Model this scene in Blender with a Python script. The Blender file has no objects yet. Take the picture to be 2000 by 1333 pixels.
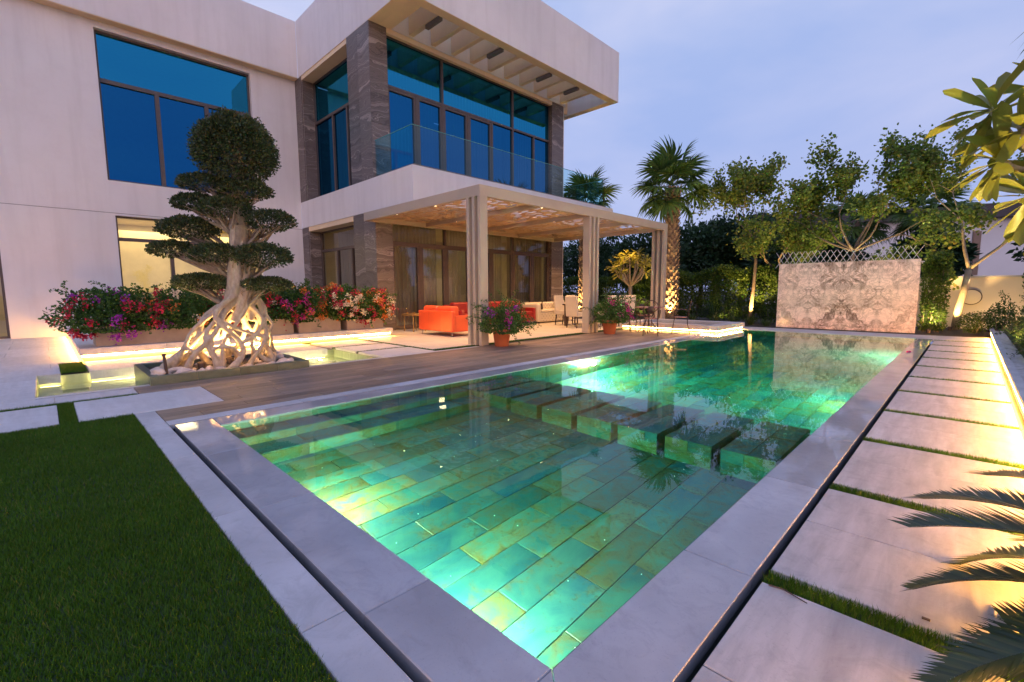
import bpy, bmesh, math, random
import numpy as np
from mathutils import Vector, Matrix, Euler
R = math.radians
rnd = random.Random(11); nr = np.random.default_rng(11)
sc = bpy.context.scene; col = sc.collection

# ------------------------------------------------------------------ camera
cam = bpy.data.objects.new('camera', bpy.data.cameras.new('camera')); col.objects.link(cam)
cam.data.sensor_fit = 'HORIZONTAL'; cam.data.sensor_width = 36.0; cam.data.lens = 16.236
cam.data.clip_start = 0.05; cam.data.clip_end = 2000
CM = Matrix(((0.71131, -0.07247, 0.69913), (0.70286, 0.08032, -0.70678), (-0.00493, 0.99413, 0.10807)))
cam.matrix_world = Matrix.Translation((0, 0, 1.2)) @ CM.to_4x4()
sc.camera = cam
# ------------------------------------------------------------------ sky and sun (dusk, thin overcast)
SUN_AZ = 132.0; SUN_EL = 9.0            # low light from behind the camera
def nd(t, typ, ins=None, **props):
    n = t.nodes.new(typ)
    for k, v in props.items(): setattr(n, k, v)
    for k, v in (ins or {}).items():
        s = n.inputs[k]
        if isinstance(v, bpy.types.NodeSocket): t.links.new(v, s)
        else: s.default_value = v
    return n
def c4(c): return (c[0], c[1], c[2], 1.0)
def mixc(t, f, a, b, blend='MIX'):
    n = t.nodes.new('ShaderNodeMix'); n.data_type = 'RGBA'; n.blend_type = blend; n.clamp_factor = True
    for i, v in ((0, f), (6, a), (7, b)):
        if isinstance(v, bpy.types.NodeSocket): t.links.new(v, n.inputs[i])
        else: n.inputs[i].default_value = v if i == 0 else c4(v)
    return n.outputs[2]
def ramp(t, f, stops, interp='LINEAR'):
    n = t.nodes.new('ShaderNodeValToRGB'); t.links.new(f, n.inputs[0]); cr = n.color_ramp; cr.interpolation = interp
    while len(cr.elements) < len(stops): cr.elements.new(0.5)
    for e, (p, c) in zip(cr.elements, stops):
        e.position = p; e.color = c4(c) if not isinstance(c, float) else (c, c, c, 1)
    return n.outputs[0]
def mth(t, op, a, b=0.0, c=0.0):
    n = t.nodes.new('ShaderNodeMath'); n.operation = op
    for i, v in enumerate((a, b, c)):
        if isinstance(v, bpy.types.NodeSocket): t.links.new(v, n.inputs[i])
        else: n.inputs[i].default_value = v
    return n.outputs[0]
world = bpy.data.worlds.new('World'); sc.world = world; world.use_nodes = True
wt = world.node_tree; wt.nodes.clear()
sky = nd(wt, 'ShaderNodeTexSky', sky_type='NISHITA', sun_disc=False, sun_elevation=R(SUN_EL), sun_rotation=R(SUN_AZ))
sky.dust_density = 2.0; sky.ozone_density = 2.5; sky.air_density = 1.2
wtc = nd(wt, 'ShaderNodeTexCoord')
wmap = nd(wt, 'ShaderNodeMapping', {'Vector': wtc.outputs['Generated'], 'Scale': (1.2, 1.2, 3.4), 'Rotation': (0.1, 0.05, 0.6)})
wn = nd(wt, 'ShaderNodeTexNoise', {'Vector': wmap.outputs[0], 'Scale': 1.7, 'Detail': 5.0, 'Roughness': 0.5, 'Distortion': 0.4})
wz = nd(wt, 'ShaderNodeSeparateXYZ', {0: wtc.outputs['Generated']})
cloudc = mixc(wt, ramp(wt, wn.outputs[0], [(0.33, 0.0), (0.68, 1.0)]), (4.0, 4.95, 8.6), (6.2, 6.4, 9.2))
low = ramp(wt, wz.outputs[2], [(0.0, 0.0), (0.55, 1.0)]); zen = ramp(wt, wz.outputs[2], [(0.5, 0.0), (1.0, 1.0)])
cloudc = mixc(wt, low, mixc(wt, 1.0, cloudc, (0.72, 0.78, 0.93), 'MULTIPLY'), mixc(wt, zen, mixc(wt, 1.0, cloudc, (1.10, 1.10, 1.02), 'MULTIPLY'), mixc(wt, 1.0, cloudc, (1.0, 1.12, 1.34), 'MULTIPLY')))
skyc = mixc(wt, 0.84, sky.outputs[0], cloudc)
bg = nd(wt, 'ShaderNodeBackground', {'Color': skyc, 'Strength': 0.112})
nd(wt, 'ShaderNodeOutputWorld', {'Surface': bg.outputs[0]})
sun = bpy.data.objects.new('sun', bpy.data.lights.new('sun', 'SUN')); col.objects.link(sun)
sun.data.energy = 0.85; sun.data.angle = R(40); sun.data.color = (1.0, 0.60, 0.50)
sd = Vector((math.sin(R(SUN_AZ)) * math.cos(R(SUN_EL)), math.cos(R(SUN_AZ)) * math.cos(R(SUN_EL)), math.sin(R(SUN_EL))))
sun.rotation_euler = sd.to_track_quat('Z', 'Y').to_euler()
sc.view_settings.view_transform = 'Standard'; sc.view_settings.look = 'None'
sc.view_settings.exposure = 0.0; sc.view_settings.gamma = 1.0; sc.view_settings.use_curve_mapping = False
sc.render.engine = 'CYCLES'
cy = sc.cycles
cy.use_denoising = True; cy.denoiser = 'OPENIMAGEDENOISE'; cy.use_light_tree = True
cy.max_bounces = 10; cy.transparent_max_bounces = 12; cy.transmission_bounces = 8; cy.glossy_bounces = 4; cy.diffuse_bounces = 3
cy.caustics_reflective = False; cy.caustics_refractive = True; cy.blur_glossy = 0.5
cy.sample_clamp_indirect = 40.0; cy.sample_clamp_direct = 0.0
cy.use_adaptive_sampling = False

# ------------------------------------------------------------------ object helpers
def setp(o, label=None, cat=None, group=None, kind=None):
    if label: o['label'] = label
    if cat: o['category'] = cat
    if group: o['group'] = group
    if kind: o['kind'] = kind
    return o
def wloc(o):
    v = Vector((0, 0, 0))
    while o is not None: v = v + o.location; o = o.parent
    return v
def empty(name, loc, label=None, cat=None, group=None, kind=None, rz=0.0):
    o = bpy.data.objects.new(name, None); col.objects.link(o); o.location = loc; o.rotation_euler = (0, 0, rz)
    o.empty_display_size = 0.2
    return setp(o, label, cat, group, kind)
def link(name, me, parent=None, loc=(0, 0, 0), rot=(0, 0, 0), local=False):
    o = bpy.data.objects.new(name, me); col.objects.link(o)
    o.location = Vector(loc) - (wloc(parent) if (parent is not None and not local) else Vector((0, 0, 0)))
    o.rotation_euler = rot
    if parent is not None: o.parent = parent
    return o
def copy_tree(src, parent=None):
    c = src.copy(); col.objects.link(c); c.parent = parent
    for ch in src.children: copy_tree(ch, c)
    return c
def np_mesh(name, V, F, m, smooth=False):
    V = np.asarray(V, dtype=np.float32).reshape(-1, 3); F = np.asarray(F, dtype=np.int32)
    k = F.shape[1]; me = bpy.data.meshes.new(name)
    me.vertices.add(len(V)); me.vertices.foreach_set('co', V.ravel())
    me.loops.add(F.size); me.loops.foreach_set('vertex_index', F.ravel())
    me.polygons.add(len(F)); me.polygons.foreach_set('loop_start', np.arange(0, F.size, k, dtype=np.int32))
    if smooth: me.polygons.foreach_set('use_smooth', np.ones(len(F), dtype=bool))
    me.update(calc_edges=True); me.validate(); me.materials.append(m)
    return me
class MB:
    def __init__(s): s.v = []; s.f = []
    def box(s, x0, x1, y0, y1, z0, z1):
        if x0 > x1: x0, x1 = x1, x0
        if y0 > y1: y0, y1 = y1, y0
        i = len(s.v)
        s.v += [(x0, y0, z0), (x1, y0, z0), (x1, y1, z0), (x0, y1, z0), (x0, y0, z1), (x1, y0, z1), (x1, y1, z1), (x0, y1, z1)]
        s.f += [tuple(i + k for k in q) for q in ((0, 3, 2, 1), (4, 5, 6, 7), (0, 1, 5, 4), (1, 2, 6, 5), (2, 3, 7, 6), (3, 0, 4, 7))]
        return s
    def xbox(s, m, sx, sy, sz):        # box transformed by a matrix, centred
        i = len(s.v)
        for p in ((-1, -1, -1), (1, -1, -1), (1, 1, -1), (-1, 1, -1), (-1, -1, 1), (1, -1, 1), (1, 1, 1), (-1, 1, 1)):
            s.v.append(tuple(m @ Vector((p[0] * sx / 2, p[1] * sy / 2, p[2] * sz / 2))))
        s.f += [tuple(i + k for k in q) for q in ((0, 3, 2, 1), (4, 5, 6, 7), (0, 1, 5, 4), (1, 2, 6, 5), (2, 3, 7, 6), (3, 0, 4, 7))]
        return s
    def quad(s, a, b, c, d):
        i = len(s.v); s.v += [tuple(a), tuple(b), tuple(c), tuple(d)]; s.f.append((i, i + 1, i + 2, i + 3)); return s
    def tube(s, pts, rs, n=8, cap=True):
        pts = [Vector(p) for p in pts]
        if not hasattr(rs, '__len__'): rs = [rs] * len(pts)
        t0 = (pts[1] - pts[0]).normalized(); u = t0.orthogonal().normalized(); base = len(s.v)
        for k, p in enumerate(pts):
            a = pts[max(k - 1, 0)]; b = pts[min(k + 1, len(pts) - 1)]
            t = (b - a).normalized() if (b - a).length > 1e-9 else t0
            u = (u - t * u.dot(t))
            u = u.normalized() if u.length > 1e-6 else t.orthogonal().normalized()
            w = t.cross(u)
            for j in range(n):
                an = 2 * math.pi * j / n
                s.v.append(tuple(p + (u * math.cos(an) + w * math.sin(an)) * rs[k]))
        for k in range(len(pts) - 1):
            for j in range(n):
                a = base + k * n + j; b = base + k * n + (j + 1) % n
                s.f.append((a, b, b + n, a + n))
        if cap:
            s.f.append(tuple(base + j for j in reversed(range(n))))
            s.f.append(tuple(base + (len(pts) - 1) * n + j for j in range(n)))
        return s
    def lathe(s, prof, n=24, c=(0, 0, 0)):
        base = len(s.v)
        for (r, z) in prof:
            for j in range(n):
                a = 2 * math.pi * j / n
                s.v.append((c[0] + r * math.cos(a), c[1] + r * math.sin(a), c[2] + z))
        for k in range(len(prof) - 1):
            for j in range(n):
                a = base + k * n + j; b = base + k * n + (j + 1) % n
                s.f.append((a, b, b + n, a + n))
        return s
    def build(s, name, m, parent=None, smooth=False, local=False, bevel=0.0, seg=2):
        off = wloc(parent) if (parent is not None and not local) else Vector((0, 0, 0))
        me = bpy.data.meshes.new(name)
        me.from_pydata([(p[0] - off.x, p[1] - off.y, p[2] - off.z) for p in s.v], [], s.f)
        me.materials.append(m)
        if smooth: me.polygons.foreach_set('use_smooth', np.ones(len(me.polygons), dtype=bool))
        me.update()
        o = bpy.data.objects.new(name, me); col.objects.link(o)
        if parent is not None: o.parent = parent
        if bevel > 0:
            b = o.modifiers.new('bevel', 'BEVEL'); b.width = bevel; b.segments = seg; b.limit_method = 'ANGLE'; b.harden_normals = False
        return o
_sl = {}
def slabmesh(sx, sy, h, m, c=0.003):
    key = (round(sx, 3), round(sy, 3), round(h, 3), m.name, c)
    if key in _sl: return _sl[key]
    b = MB(); x, y = sx / 2, sy / 2
    for (ix, z) in ((0, -h), (0, -c), (c, 0)):
        b.v += [(-x + ix, -y + ix, z), (x - ix, -y + ix, z), (x - ix, y - ix, z), (-x + ix, y - ix, z)]
    for k in (0, 4):
        for j in range(4): b.f.append((k + j, k + (j + 1) % 4, k + 4 + (j + 1) % 4, k + 4 + j))
    b.f += [(8, 9, 10, 11), (3, 2, 1, 0)]
    me = bpy.data.meshes.new('slab'); me.from_pydata(b.v, [], b.f); me.materials.append(m); me.update()
    _sl[key] = me; return me
def pave(parent, x0, x1, y0, y1, sx, sy, m, gap=0.004, z=0.0, name='paver', h=0.04, stag=0.0, along='y', jit=0.0):
    """lay separate slabs; rows run along the given axis and may be staggered"""
    if x0 > x1: x0, x1 = x1, x0
    if y0 > y1: y0, y1 = y1, y0
    out = []
    a0, a1, b0, b1, sa, sb = (y0, y1, x0, x1, sy, sx) if along == 'y' else (x0, x1, y0, y1, sx, sy)
    nb = max(1, round((b1 - b0) / sb)); sb = (b1 - b0) / nb
    for r in range(nb):
        off = (r * stag) % 1.0
        cuts = [a0]; p = a0 + (sa * (1 - off) if off > 1e-6 else sa)
        while p < a1 - 0.08: cuts.append(p); p += sa
        cuts.append(a1)
        for k in range(len(cuts) - 1):
            la = cuts[k + 1] - cuts[k]; ca = (cuts[k + 1] + cuts[k]) / 2; cb = b0 + (r + 0.5) * sb
            dz = rnd.uniform(-jit, jit)
            if along == 'y': o = link(name, slabmesh(sb - gap, la - gap, h, m), parent, (cb, ca, z + dz))
            else: o = link(name, slabmesh(la - gap, sb - gap, h, m), parent, (ca, cb, z + dz))
            out.append(o)
    return out
# ------------------------------------------------------------------ materials
def NM(name):
    m = bpy.data.materials.new(name); m.use_nodes = True; t = m.node_tree; t.nodes.clear(); return m, t
def out(t, s): nd(t, 'ShaderNodeOutputMaterial', {'Surface': s})
def pos(t): return nd(t, 'ShaderNodeNewGeometry').outputs['Position']
def objrand(t): return nd(t, 'ShaderNodeObjectInfo').outputs['Random']
def island(t): return nd(t, 'ShaderNodeNewGeometry').outputs['Random Per Island']
def noise(t, vec, scale, detail=4.0, rough=0.55, dist=0.0):
    return nd(t, 'ShaderNodeTexNoise', {'Vector': vec, 'Scale': scale, 'Detail': detail, 'Roughness': rough, 'Distortion': dist}).outputs[0]
def vmap(t, vec, scale=(1, 1, 1), loc=(0, 0, 0), rot=(0, 0, 0)):
    return nd(t, 'ShaderNodeMapping', {'Vector': vec, 'Scale': scale, 'Location': loc, 'Rotation': rot}).outputs[0]
def shifted(t, k=37.0):       # world position shifted by a per-object random amount, so that alike pieces differ
    r = objrand(t); v = nd(t, 'ShaderNodeCombineXYZ', {0: mth(t, 'MULTIPLY', r, k), 1: mth(t, 'MULTIPLY', r, k * 1.7), 2: mth(t, 'MULTIPLY', r, k * 0.6)})
    return nd(t, 'ShaderNodeVectorMath', {0: pos(t), 1: v.outputs[0]}, operation='ADD').outputs[0]
def bump(t, h, strength=0.2, dist=0.01):
    return nd(t, 'ShaderNodeBump', {'Height': h, 'Strength': strength, 'Distance': dist}).outputs[0]
def PB(t, colr, rough=0.5, metal=0.0, normal=None, **kw):
    ins = {'Roughness': rough, 'Metallic': metal}
    ins['Base Color'] = colr if isinstance(colr, bpy.types.NodeSocket) else c4(colr)
    if normal is not None: ins['Normal'] = normal
    ins.update(kw)
    return nd(t, 'ShaderNodeBsdfPrincipled', ins).outputs[0]
def simple(name, c, rough=0.5, metal=0.0, var=0.12, scale=6.0, bmp=0.0, bscale=60.0, **kw):
    m, t = NM(name); p = shifted(t)
    n = noise(t, p, scale)
    dk = tuple(x * (1 - var) for x in c); lt = tuple(min(1, x * (1 + var)) for x in c)
    cs = ramp(t, n, [(0.3, dk), (0.7, lt)])
    nrm = bump(t, noise(t, p, bscale), bmp, 0.004) if bmp > 0 else None
    out(t, PB(t, cs, rough, metal, nrm, **kw)); return m
def emit(name, c, s):
    m, t = NM(name); e = nd(t, 'ShaderNodeEmission', {'Color': c4(c), 'Strength': s}); out(t, e.outputs[0]); return m

def m_stucco():
    m, t = NM('stucco'); p = pos(t)
    big = noise(t, p, 0.35, 3.0); streak = noise(t, vmap(t, p, (3.0, 3.0, 0.25)), 1.0, 5.0)
    c = mixc(t, ramp(t, big, [(0.3, 0.0), (0.75, 1.0)]), (0.69, 0.655, 0.65), (0.77, 0.735, 0.73))
    c = mixc(t, ramp(t, streak, [(0.48, 0.0), (0.80, 0.55)]), c, (0.57, 0.535, 0.52)); c = mixc(t, ramp(t, noise(t, p, 2.4, 6.0, 0.7), [(0.45, 0.0), (0.8, 0.3)]), c, (0.60, 0.56, 0.55))
    h = noise(t, p, 90.0, 5.0, 0.7)
    out(t, PB(t, c, 0.85, 0, bump(t, h, 0.35, 0.006))); return m
def m_travertine():
    m, t = NM('vein_cut_stone'); p = shifted(t, 9.0)
    q = vmap(t, p, (0.45, 0.45, 1.0))
    d = noise(t, q, 2.2, 3.0, 0.5); w = mth(t, 'ADD', mth(t, 'MULTIPLY', nd(t, 'ShaderNodeSeparateXYZ', {0: q}).outputs[2], 1.0), mth(t, 'MULTIPLY', d, 0.85))
    v1 = nd(t, 'ShaderNodeCombineXYZ', {2: w}).outputs[0]
    b1 = noise(t, vmap(t, v1, (1, 1, 5.0)), 1.0, 8.0, 0.62); fine = noise(t, vmap(t, v1, (1, 1, 46.0)), 1.0, 3.0)
    g = mth(t, 'ADD', mth(t, 'MULTIPLY', b1, 0.62), mth(t, 'MULTIPLY', fine, 0.38))
    c = ramp(t, g, [(0.36, (0.035, 0.026, 0.024)), (0.43, (0.09, 0.068, 0.06)), (0.49, (0.17, 0.135, 0.12)), (0.525, (0.09, 0.07, 0.062)), (0.56, (0.36, 0.30, 0.27)), (0.60, (0.14, 0.11, 0.1)), (0.66, (0.42, 0.36, 0.33))])
    tone = mth(t, 'ADD', mth(t, 'MULTIPLY', objrand(t), 0.35), 0.82)
    c = mixc(t, 1.0, c, nd(t, 'ShaderNodeCombineColor', {0: tone, 1: tone, 2: tone}).outputs[0], 'MULTIPLY')
    out(t, PB(t, c, 0.42, 0, bump(t, g, 0.1, 0.003))); return m
def m_paver(name, base, dark, wet=False, streak=(1.0, 7.0, 1.0), rough=0.55, vary=0.10):
    m, t = NM(name); p = shifted(t)
    a = noise(t, vmap(t, p, streak), 2.2, 6.0, 0.6, 0.3); b = noise(t, p, 1.1, 3.0); sp = noise(t, p, 140.0, 2.0)
    c = mixc(t, ramp(t, a, [(0.35, 0.0), (0.72, 1.0)]), base, dark)
    c = mixc(t, ramp(t, b, [(0.38, 0.0), (0.72, 0.45)]), c, tuple(x * 0.78 for x in dark))
    c = mixc(t, ramp(t, noise(t, p, 7.0, 6.0, 0.72, 1.2), [(0.50, 0.0), (0.70, 0.42)]), c, tuple(x * 0.72 for x in dark))
    c = mixc(t, ramp(t, sp, [(0.62, 0.0), (0.78, 0.35)]), c, tuple(x * 0.55 for x in dark))
    tone = mth(t, 'ADD', mth(t, 'MULTIPLY', objrand(t), vary), 1.0 - vary)
    c = mixc(t, 1.0, c, nd(t, 'ShaderNodeCombineColor', {0: tone, 1: tone, 2: tone}).outputs[0], 'MULTIPLY')
    nrm = bump(t, mth(t, 'ADD', a, mth(t, 'MULTIPLY', sp, 0.5)), 0.12, 0.004)
    kw = {}
    if wet:
        wn_ = nd(t, 'ShaderNodeTexNoise', {'Vector': pos(t), 'Scale': 5.0, 'Detail': 2.0}).outputs[0]
        kw = {'Coat Weight': 1.0, 'Coat Roughness': 0.04, 'Coat IOR': 1.33, 'Coat Normal': bump(t, wn_, 0.05, 0.01)}
    out(t, PB(t, c, rough, 0, nrm, **kw)); return m
def m_deck():
    m, t = NM('brown_wood_look_tile'); p = shifted(t)
    a = noise(t, vmap(t, p, (9.0, 0.9, 1.0)), 2.0, 7.0, 0.6, 0.5); b = noise(t, p, 1.4, 3.0)
    c = ramp(t, a, [(0.25, (0.16, 0.105, 0.075)), (0.5, (0.27, 0.19, 0.14)), (0.75, (0.36, 0.265, 0.205))])
    c = mixc(t, ramp(t, b, [(0.45, 0.0), (0.8, 0.6)]), c, (0.19, 0.14, 0.115))
    tone = mth(t, 'ADD', mth(t, 'MULTIPLY', objrand(t), 0.5), 0.62)
    c = mixc(t, 1.0, c, nd(t, 'ShaderNodeCombineColor', {0: tone, 1: tone, 2: tone}).outputs[0], 'MULTIPLY')
    out(t, PB(t, c, 0.5, 0, bump(t, a, 0.15, 0.003))); return m
def m_pooltile():
    m, t = NM('copper_green_pool_tile'); p = shifted(t, 53.0)
    a = noise(t, vmap(t, p, (1.0, 0.6, 1.0)), 3.2, 5.0, 0.6, 0.6); b = noise(t, p, 6.5, 6.0, 0.68, 1.0); e = noise(t, p, 38.0, 4.0, 0.7)
    r = objrand(t)
    teal = mixc(t, r, (0.014, 0.085, 0.16), (0.045, 0.17, 0.14))
    c = mixc(t, ramp(t, a, [(0.38, 0.0), (0.75, 1.0)]), teal, (0.10, 0.25, 0.21))
    gs = nd(t, 'ShaderNodeSeparateXYZ', {0: nd(t, 'ShaderNodeTexCoord').outputs['Generated']})
    ex = mth(t, 'ABSOLUTE', mth(t, 'SUBTRACT', gs.outputs[0], 0.5)); ey = mth(t, 'ABSOLUTE', mth(t, 'SUBTRACT', gs.outputs[1], 0.5))
    edge = ramp(t, mth(t, 'MAXIMUM', ex, ey), [(0.36, 0.0), (0.5, 1.0)])
    b = mth(t, 'ADD', b, mth(t, 'MULTIPLY', mth(t, 'MULTIPLY', edge, ramp(t, noise(t, p, 2.6, 3.0), [(0.42, 0.0), (0.6, 1.0)])), 0.16))
    rust = ramp(t, mth(t, 'ADD', mth(t, 'MULTIPLY', b, 0.75), mth(t, 'MULTIPLY', r, 0.18)), [(0.44, 0.0), (0.62, 0.95)])
    c = mixc(t, rust, c, mixc(t, e, (0.12, 0.075, 0.02), (0.30, 0.19, 0.055)))
    tn = mth(t, 'ADD', mth(t, 'MULTIPLY', mth(t, 'FRACT', mth(t, 'MULTIPLY', r, 17.3)), 0.55), 0.62)
    c = mixc(t, 1.0, c, nd(t, 'ShaderNodeCombineColor', {0: tn, 1: tn, 2: tn}).outputs[0], 'MULTIPLY')
    spk = ramp(t, mth(t, 'MULTIPLY', e, b), [(0.30, 0.0), (0.40, 0.7)])
    c = mixc(t, spk, c, (0.05, 0.045, 0.03))
    out(t, PB(t, c, 0.45, 0, bump(t, e, 0.15, 0.004))); return m
def m_water(name='water', dens=0.0):
    m, t = NM(name); p = pos(t)
    h = noise(t, p, 2.2, 2.0, 0.5); h2 = noise(t, p, 9.0, 2.0, 0.5)
    hh = mth(t, 'ADD', h, mth(t, 'MULTIPLY', h2, 0.22))
    g = nd(t, 'ShaderNodeBsdfGlass', {'Color': (1.0, 1.0, 1.0, 1), 'Roughness': 0.0, 'IOR': 1.33, 'Normal': bump(t, hh, 0.05, 0.02)})
    o = nd(t, 'ShaderNodeOutputMaterial', {'Surface': g.outputs[0]})
    if dens > 0: t.links.new(nd(t, 'ShaderNodeVolumeAbsorption', {'Color': (0.12, 0.965, 0.89, 1), 'Density': dens}).outputs[0], o.inputs['Volume'])
    return m
def m_glass(name, refl, trans, fac, rough=0.0, useF=False, wob=0.0):
    m, t = NM(name)
    nrm = {'Normal': bump(t, noise(t, pos(t), 0.8, 1.0), wob, 0.05)} if wob > 0 else {}
    gl = nd(t, 'ShaderNodeBsdfGlossy', {'Color': c4(refl), 'Roughness': rough, **nrm}); tr = nd(t, 'ShaderNodeBsdfTransparent', {'Color': c4(trans)})
    f = fac
    if useF: f = mth(t, 'ADD', mth(t, 'MULTIPLY', nd(t, 'ShaderNodeFresnel', {'IOR': 1.45}).outputs[0], 0.9), fac)
    mx = nd(t, 'ShaderNodeMixShader', {0: f, 1: tr.outputs[0], 2: gl.outputs[0]}); out(t, mx.outputs[0]); return m
def m_leaf(name, cols, trans=0.25, rough=0.5, spec=0.35):
    m, t = NM(name); r = island(t); k = len(cols)
    c = ramp(t, r, [(i / max(1, k - 1), cc) for i, cc in enumerate(cols)])
    c2 = mixc(t, mth(t, 'MULTIPLY', noise(t, pos(t), 1.3, 2.0), 0.55), c, tuple(x * 0.55 for x in cols[0]))
    p = PB(t, c2, rough, 0, None, **{'Specular IOR Level': spec})
    tr = nd(t, 'ShaderNodeBsdfTranslucent', {'Color': c2})
    mx = nd(t, 'ShaderNodeMixShader', {0: trans, 1: p, 2: tr.outputs[0]}); out(t, mx.outputs[0]); return m
def m_grass(name, c0, c1, c2):
    m, t = NM(name); r = island(t)
    c = ramp(t, r, [(0.0, c0), (0.55, c1), (0.9, c1), (1.0, c2)])
    big = noise(t, pos(t), 2.2, 5.0, 0.65)
    c = mixc(t, ramp(t, big, [(0.35, 0.0), (0.7, 0.65)]), c, (c1[0] * 0.62, c1[1] * 0.55, c1[2] * 0.6))
    p = PB(t, c, 0.6, 0, None, **{'Specular IOR Level': 0.2}); tr = nd(t, 'ShaderNodeBsdfTranslucent', {'Color': c})
    out(t, nd(t, 'ShaderNodeMixShader', {0: 0.2, 1: p, 2: tr.outputs[0]}).outputs[0]); return m
def m_marble():
    m, t = NM('bookmatched_marble')
    s = nd(t, 'ShaderNodeSeparateXYZ', {0: pos(t)})
    u = mth(t, 'PINGPONG', mth(t, 'ADD', s.outputs[0], 4.4), 0.85)
    q = nd(t, 'ShaderNodeCombineXYZ', {0: u, 1: s.outputs[2], 2: 0.0}).outputs[0]
    warp = nd(t, 'ShaderNodeTexNoise', {'Vector': q, 'Scale': 1.8, 'Detail': 3.0}).outputs['Color']
    q2 = nd(t, 'ShaderNodeVectorMath', {0: q, 1: nd(t, 'ShaderNodeVectorMath', {0: warp, 'Scale': 0.5}, operation='SCALE').outputs[0]}, operation='ADD').outputs[0]
    ctr = ramp(t, mth(t, 'ABSOLUTE', mth(t, 'ADD', s.outputs[0], 2.7)), [(0.0, 1.0), (0.95, 0.3)])
    def vein(sc_, wd, dt=6.0, off=0.0):
        n = noise(t, vmap(t, q2, (1, 1, 1), (off, off, 0)), sc_, dt, 0.6, 0.6)
        return ramp(t, mth(t, 'ABSOLUTE', mth(t, 'SUBTRACT', n, 0.5)), [(0.0, 1.0), (wd, 0.0)])
    mask = ramp(t, noise(t, vmap(t, q, (1.4, 1, 1), (0.3, 0, 0)), 1.5, 2.0), [(0.36, 0.12), (0.55, 1.0)])
    mask = mth(t, 'MULTIPLY', mth(t, 'ADD', mask, 0.1), mth(t, 'ADD', ctr, 0.28)); v1 = mth(t, 'MULTIPLY', vein(1.7, 0.065), mask); v2 = mth(t, 'MULTIPLY', vein(7.0, 0.06, 8.0, 4.0), mask); v3 = vein(4.0, 0.03, 4.0, 9.0)
    base = mixc(t, noise(t, q2, 2.0), (0.96, 0.77, 0.67), (0.89, 0.69, 0.59))
    blot = ramp(t, noise(t, q2, 3.2, 7.0, 0.7), [(0.51, 0.0), (0.62, 0.85)])
    c = mixc(t, mth(t, 'MULTIPLY', blot, mask), base, (0.20, 0.12, 0.07))
    c = mixc(t, mth(t, 'MULTIPLY', v2, 0.8), c, (0.24, 0.14, 0.08))
    c = mixc(t, mth(t, 'MULTIPLY', v3, 0.45), c, (0.30, 0.20, 0.15))
    c = mixc(t, mth(t, 'MULTIPLY', v1, 0.85), c, (0.13, 0.085, 0.055))
    out(t, PB(t, c, 0.12)); return m
def m_bark(name, a, b, sc_=(8, 8, 2), bs=0.5):
    m, t = NM(name); p = pos(t); n = noise(t, vmap(t, p, sc_), 3.0, 6.0, 0.65)
    out(t, PB(t, ramp(t, n, [(0.3, a), (0.7, b)]), 0.8, 0, bump(t, n, bs, 0.02))); return m

STUCCO = m_stucco(); STONE = m_travertine()
SOFFIT = simple('soffit_paint', (0.80, 0.61, 0.40), 0.85, var=0.06, scale=1.0)
FRAME = simple('bronze_frame', (0.115, 0.085, 0.075), 0.42, 0.35, var=0.08)
GLASSB = m_glass('blue_reflective_glass', (0.02, 0.19, 0.42), (0.10, 0.30, 0.50), 0.56, 0.0, wob=0.05)
GLASSREFL = m_glass('painted_reflection_glass', (0.03, 0.34, 0.56), (0.10, 0.32, 0.46), 0.62, 0.0, wob=0.03)  # same blue glass; the transoms' lighter reflection is put into its colour
GLASSC = m_glass('clear_glass', (0.95, 0.97, 1.0), (0.80, 0.80, 0.76), 0.06, 0.0, useF=True, wob=0.02)
GLASSR = m_glass('balustrade_glass', (0.75, 0.95, 1.0), (0.66, 0.90, 0.92), 0.0, 0.0, useF=True)
GEDGE = simple('glass_edge', (0.10, 0.32, 0.30), 0.15, var=0.02)
CURTAIN = m_leaf('sheer_curtain', [(0.50, 0.44, 0.36), (0.50, 0.44, 0.36)], 0.4, 0.9, 0.05)
CURTBLUE = m_leaf('grey_curtain', [(0.55, 0.57, 0.58), (0.55, 0.57, 0.58)], 0.3, 0.9, 0.05)
WALLIN = simple('cream_interior_wall', (0.70, 0.60, 0.42), 0.8, var=0.08, scale=3.0, bmp=0.4, bscale=9.0)
FLOORIN = simple('interior_floor', (0.35, 0.28, 0.2), 0.3)
PAVER = m_paver('white_streaked_limestone', (0.60, 0.585, 0.605), (0.50, 0.485, 0.50))
PAVERX = m_paver('pale_path_stone', (0.56, 0.53, 0.53), (0.37, 0.345, 0.345), streak=(7.0, 1.0, 1.0))
TERR = m_paver('cream_terrace_tile', (0.62, 0.555, 0.48), (0.53, 0.46, 0.39), vary=0.06)
COPE = m_paver('pool_coping_stone', (0.40, 0.405, 0.45), (0.29, 0.295, 0.33), wet=True, streak=(1, 1, 1))
COPEDRY = m_paver('pool_surround_stone', (0.54, 0.53, 0.555), (0.39, 0.38, 0.40), streak=(1, 1, 1))
DECK = m_deck(); POOLT = m_pooltile(); WATER = m_water('still_water'); POOLW = m_water('pool_water', 0.62)
PONDT = m_paver('pale_green_pond_tile', (0.42, 0.46, 0.30), (0.30, 0.34, 0.20), streak=(7.0, 1.0, 1.0))
BEDT = m_paver('green_quartzite', (0.10, 0.15, 0.115), (0.055, 0.085, 0.07), streak=(2, 2, 6), vary=0.4, rough=0.4)
MORTAR = simple('mortar', (0.20, 0.18, 0.165), 0.9)
GUTTER = simple('gutter_black', (0.012, 0.012, 0.012), 0.6)
CONC = simple('pool_shell', (0.16, 0.20, 0.17), 0.8)
SOIL = simple('soil', (0.055, 0.04, 0.028), 0.95, var=0.4, scale=14.0, bmp=0.7, bscale=30.0)
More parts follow.
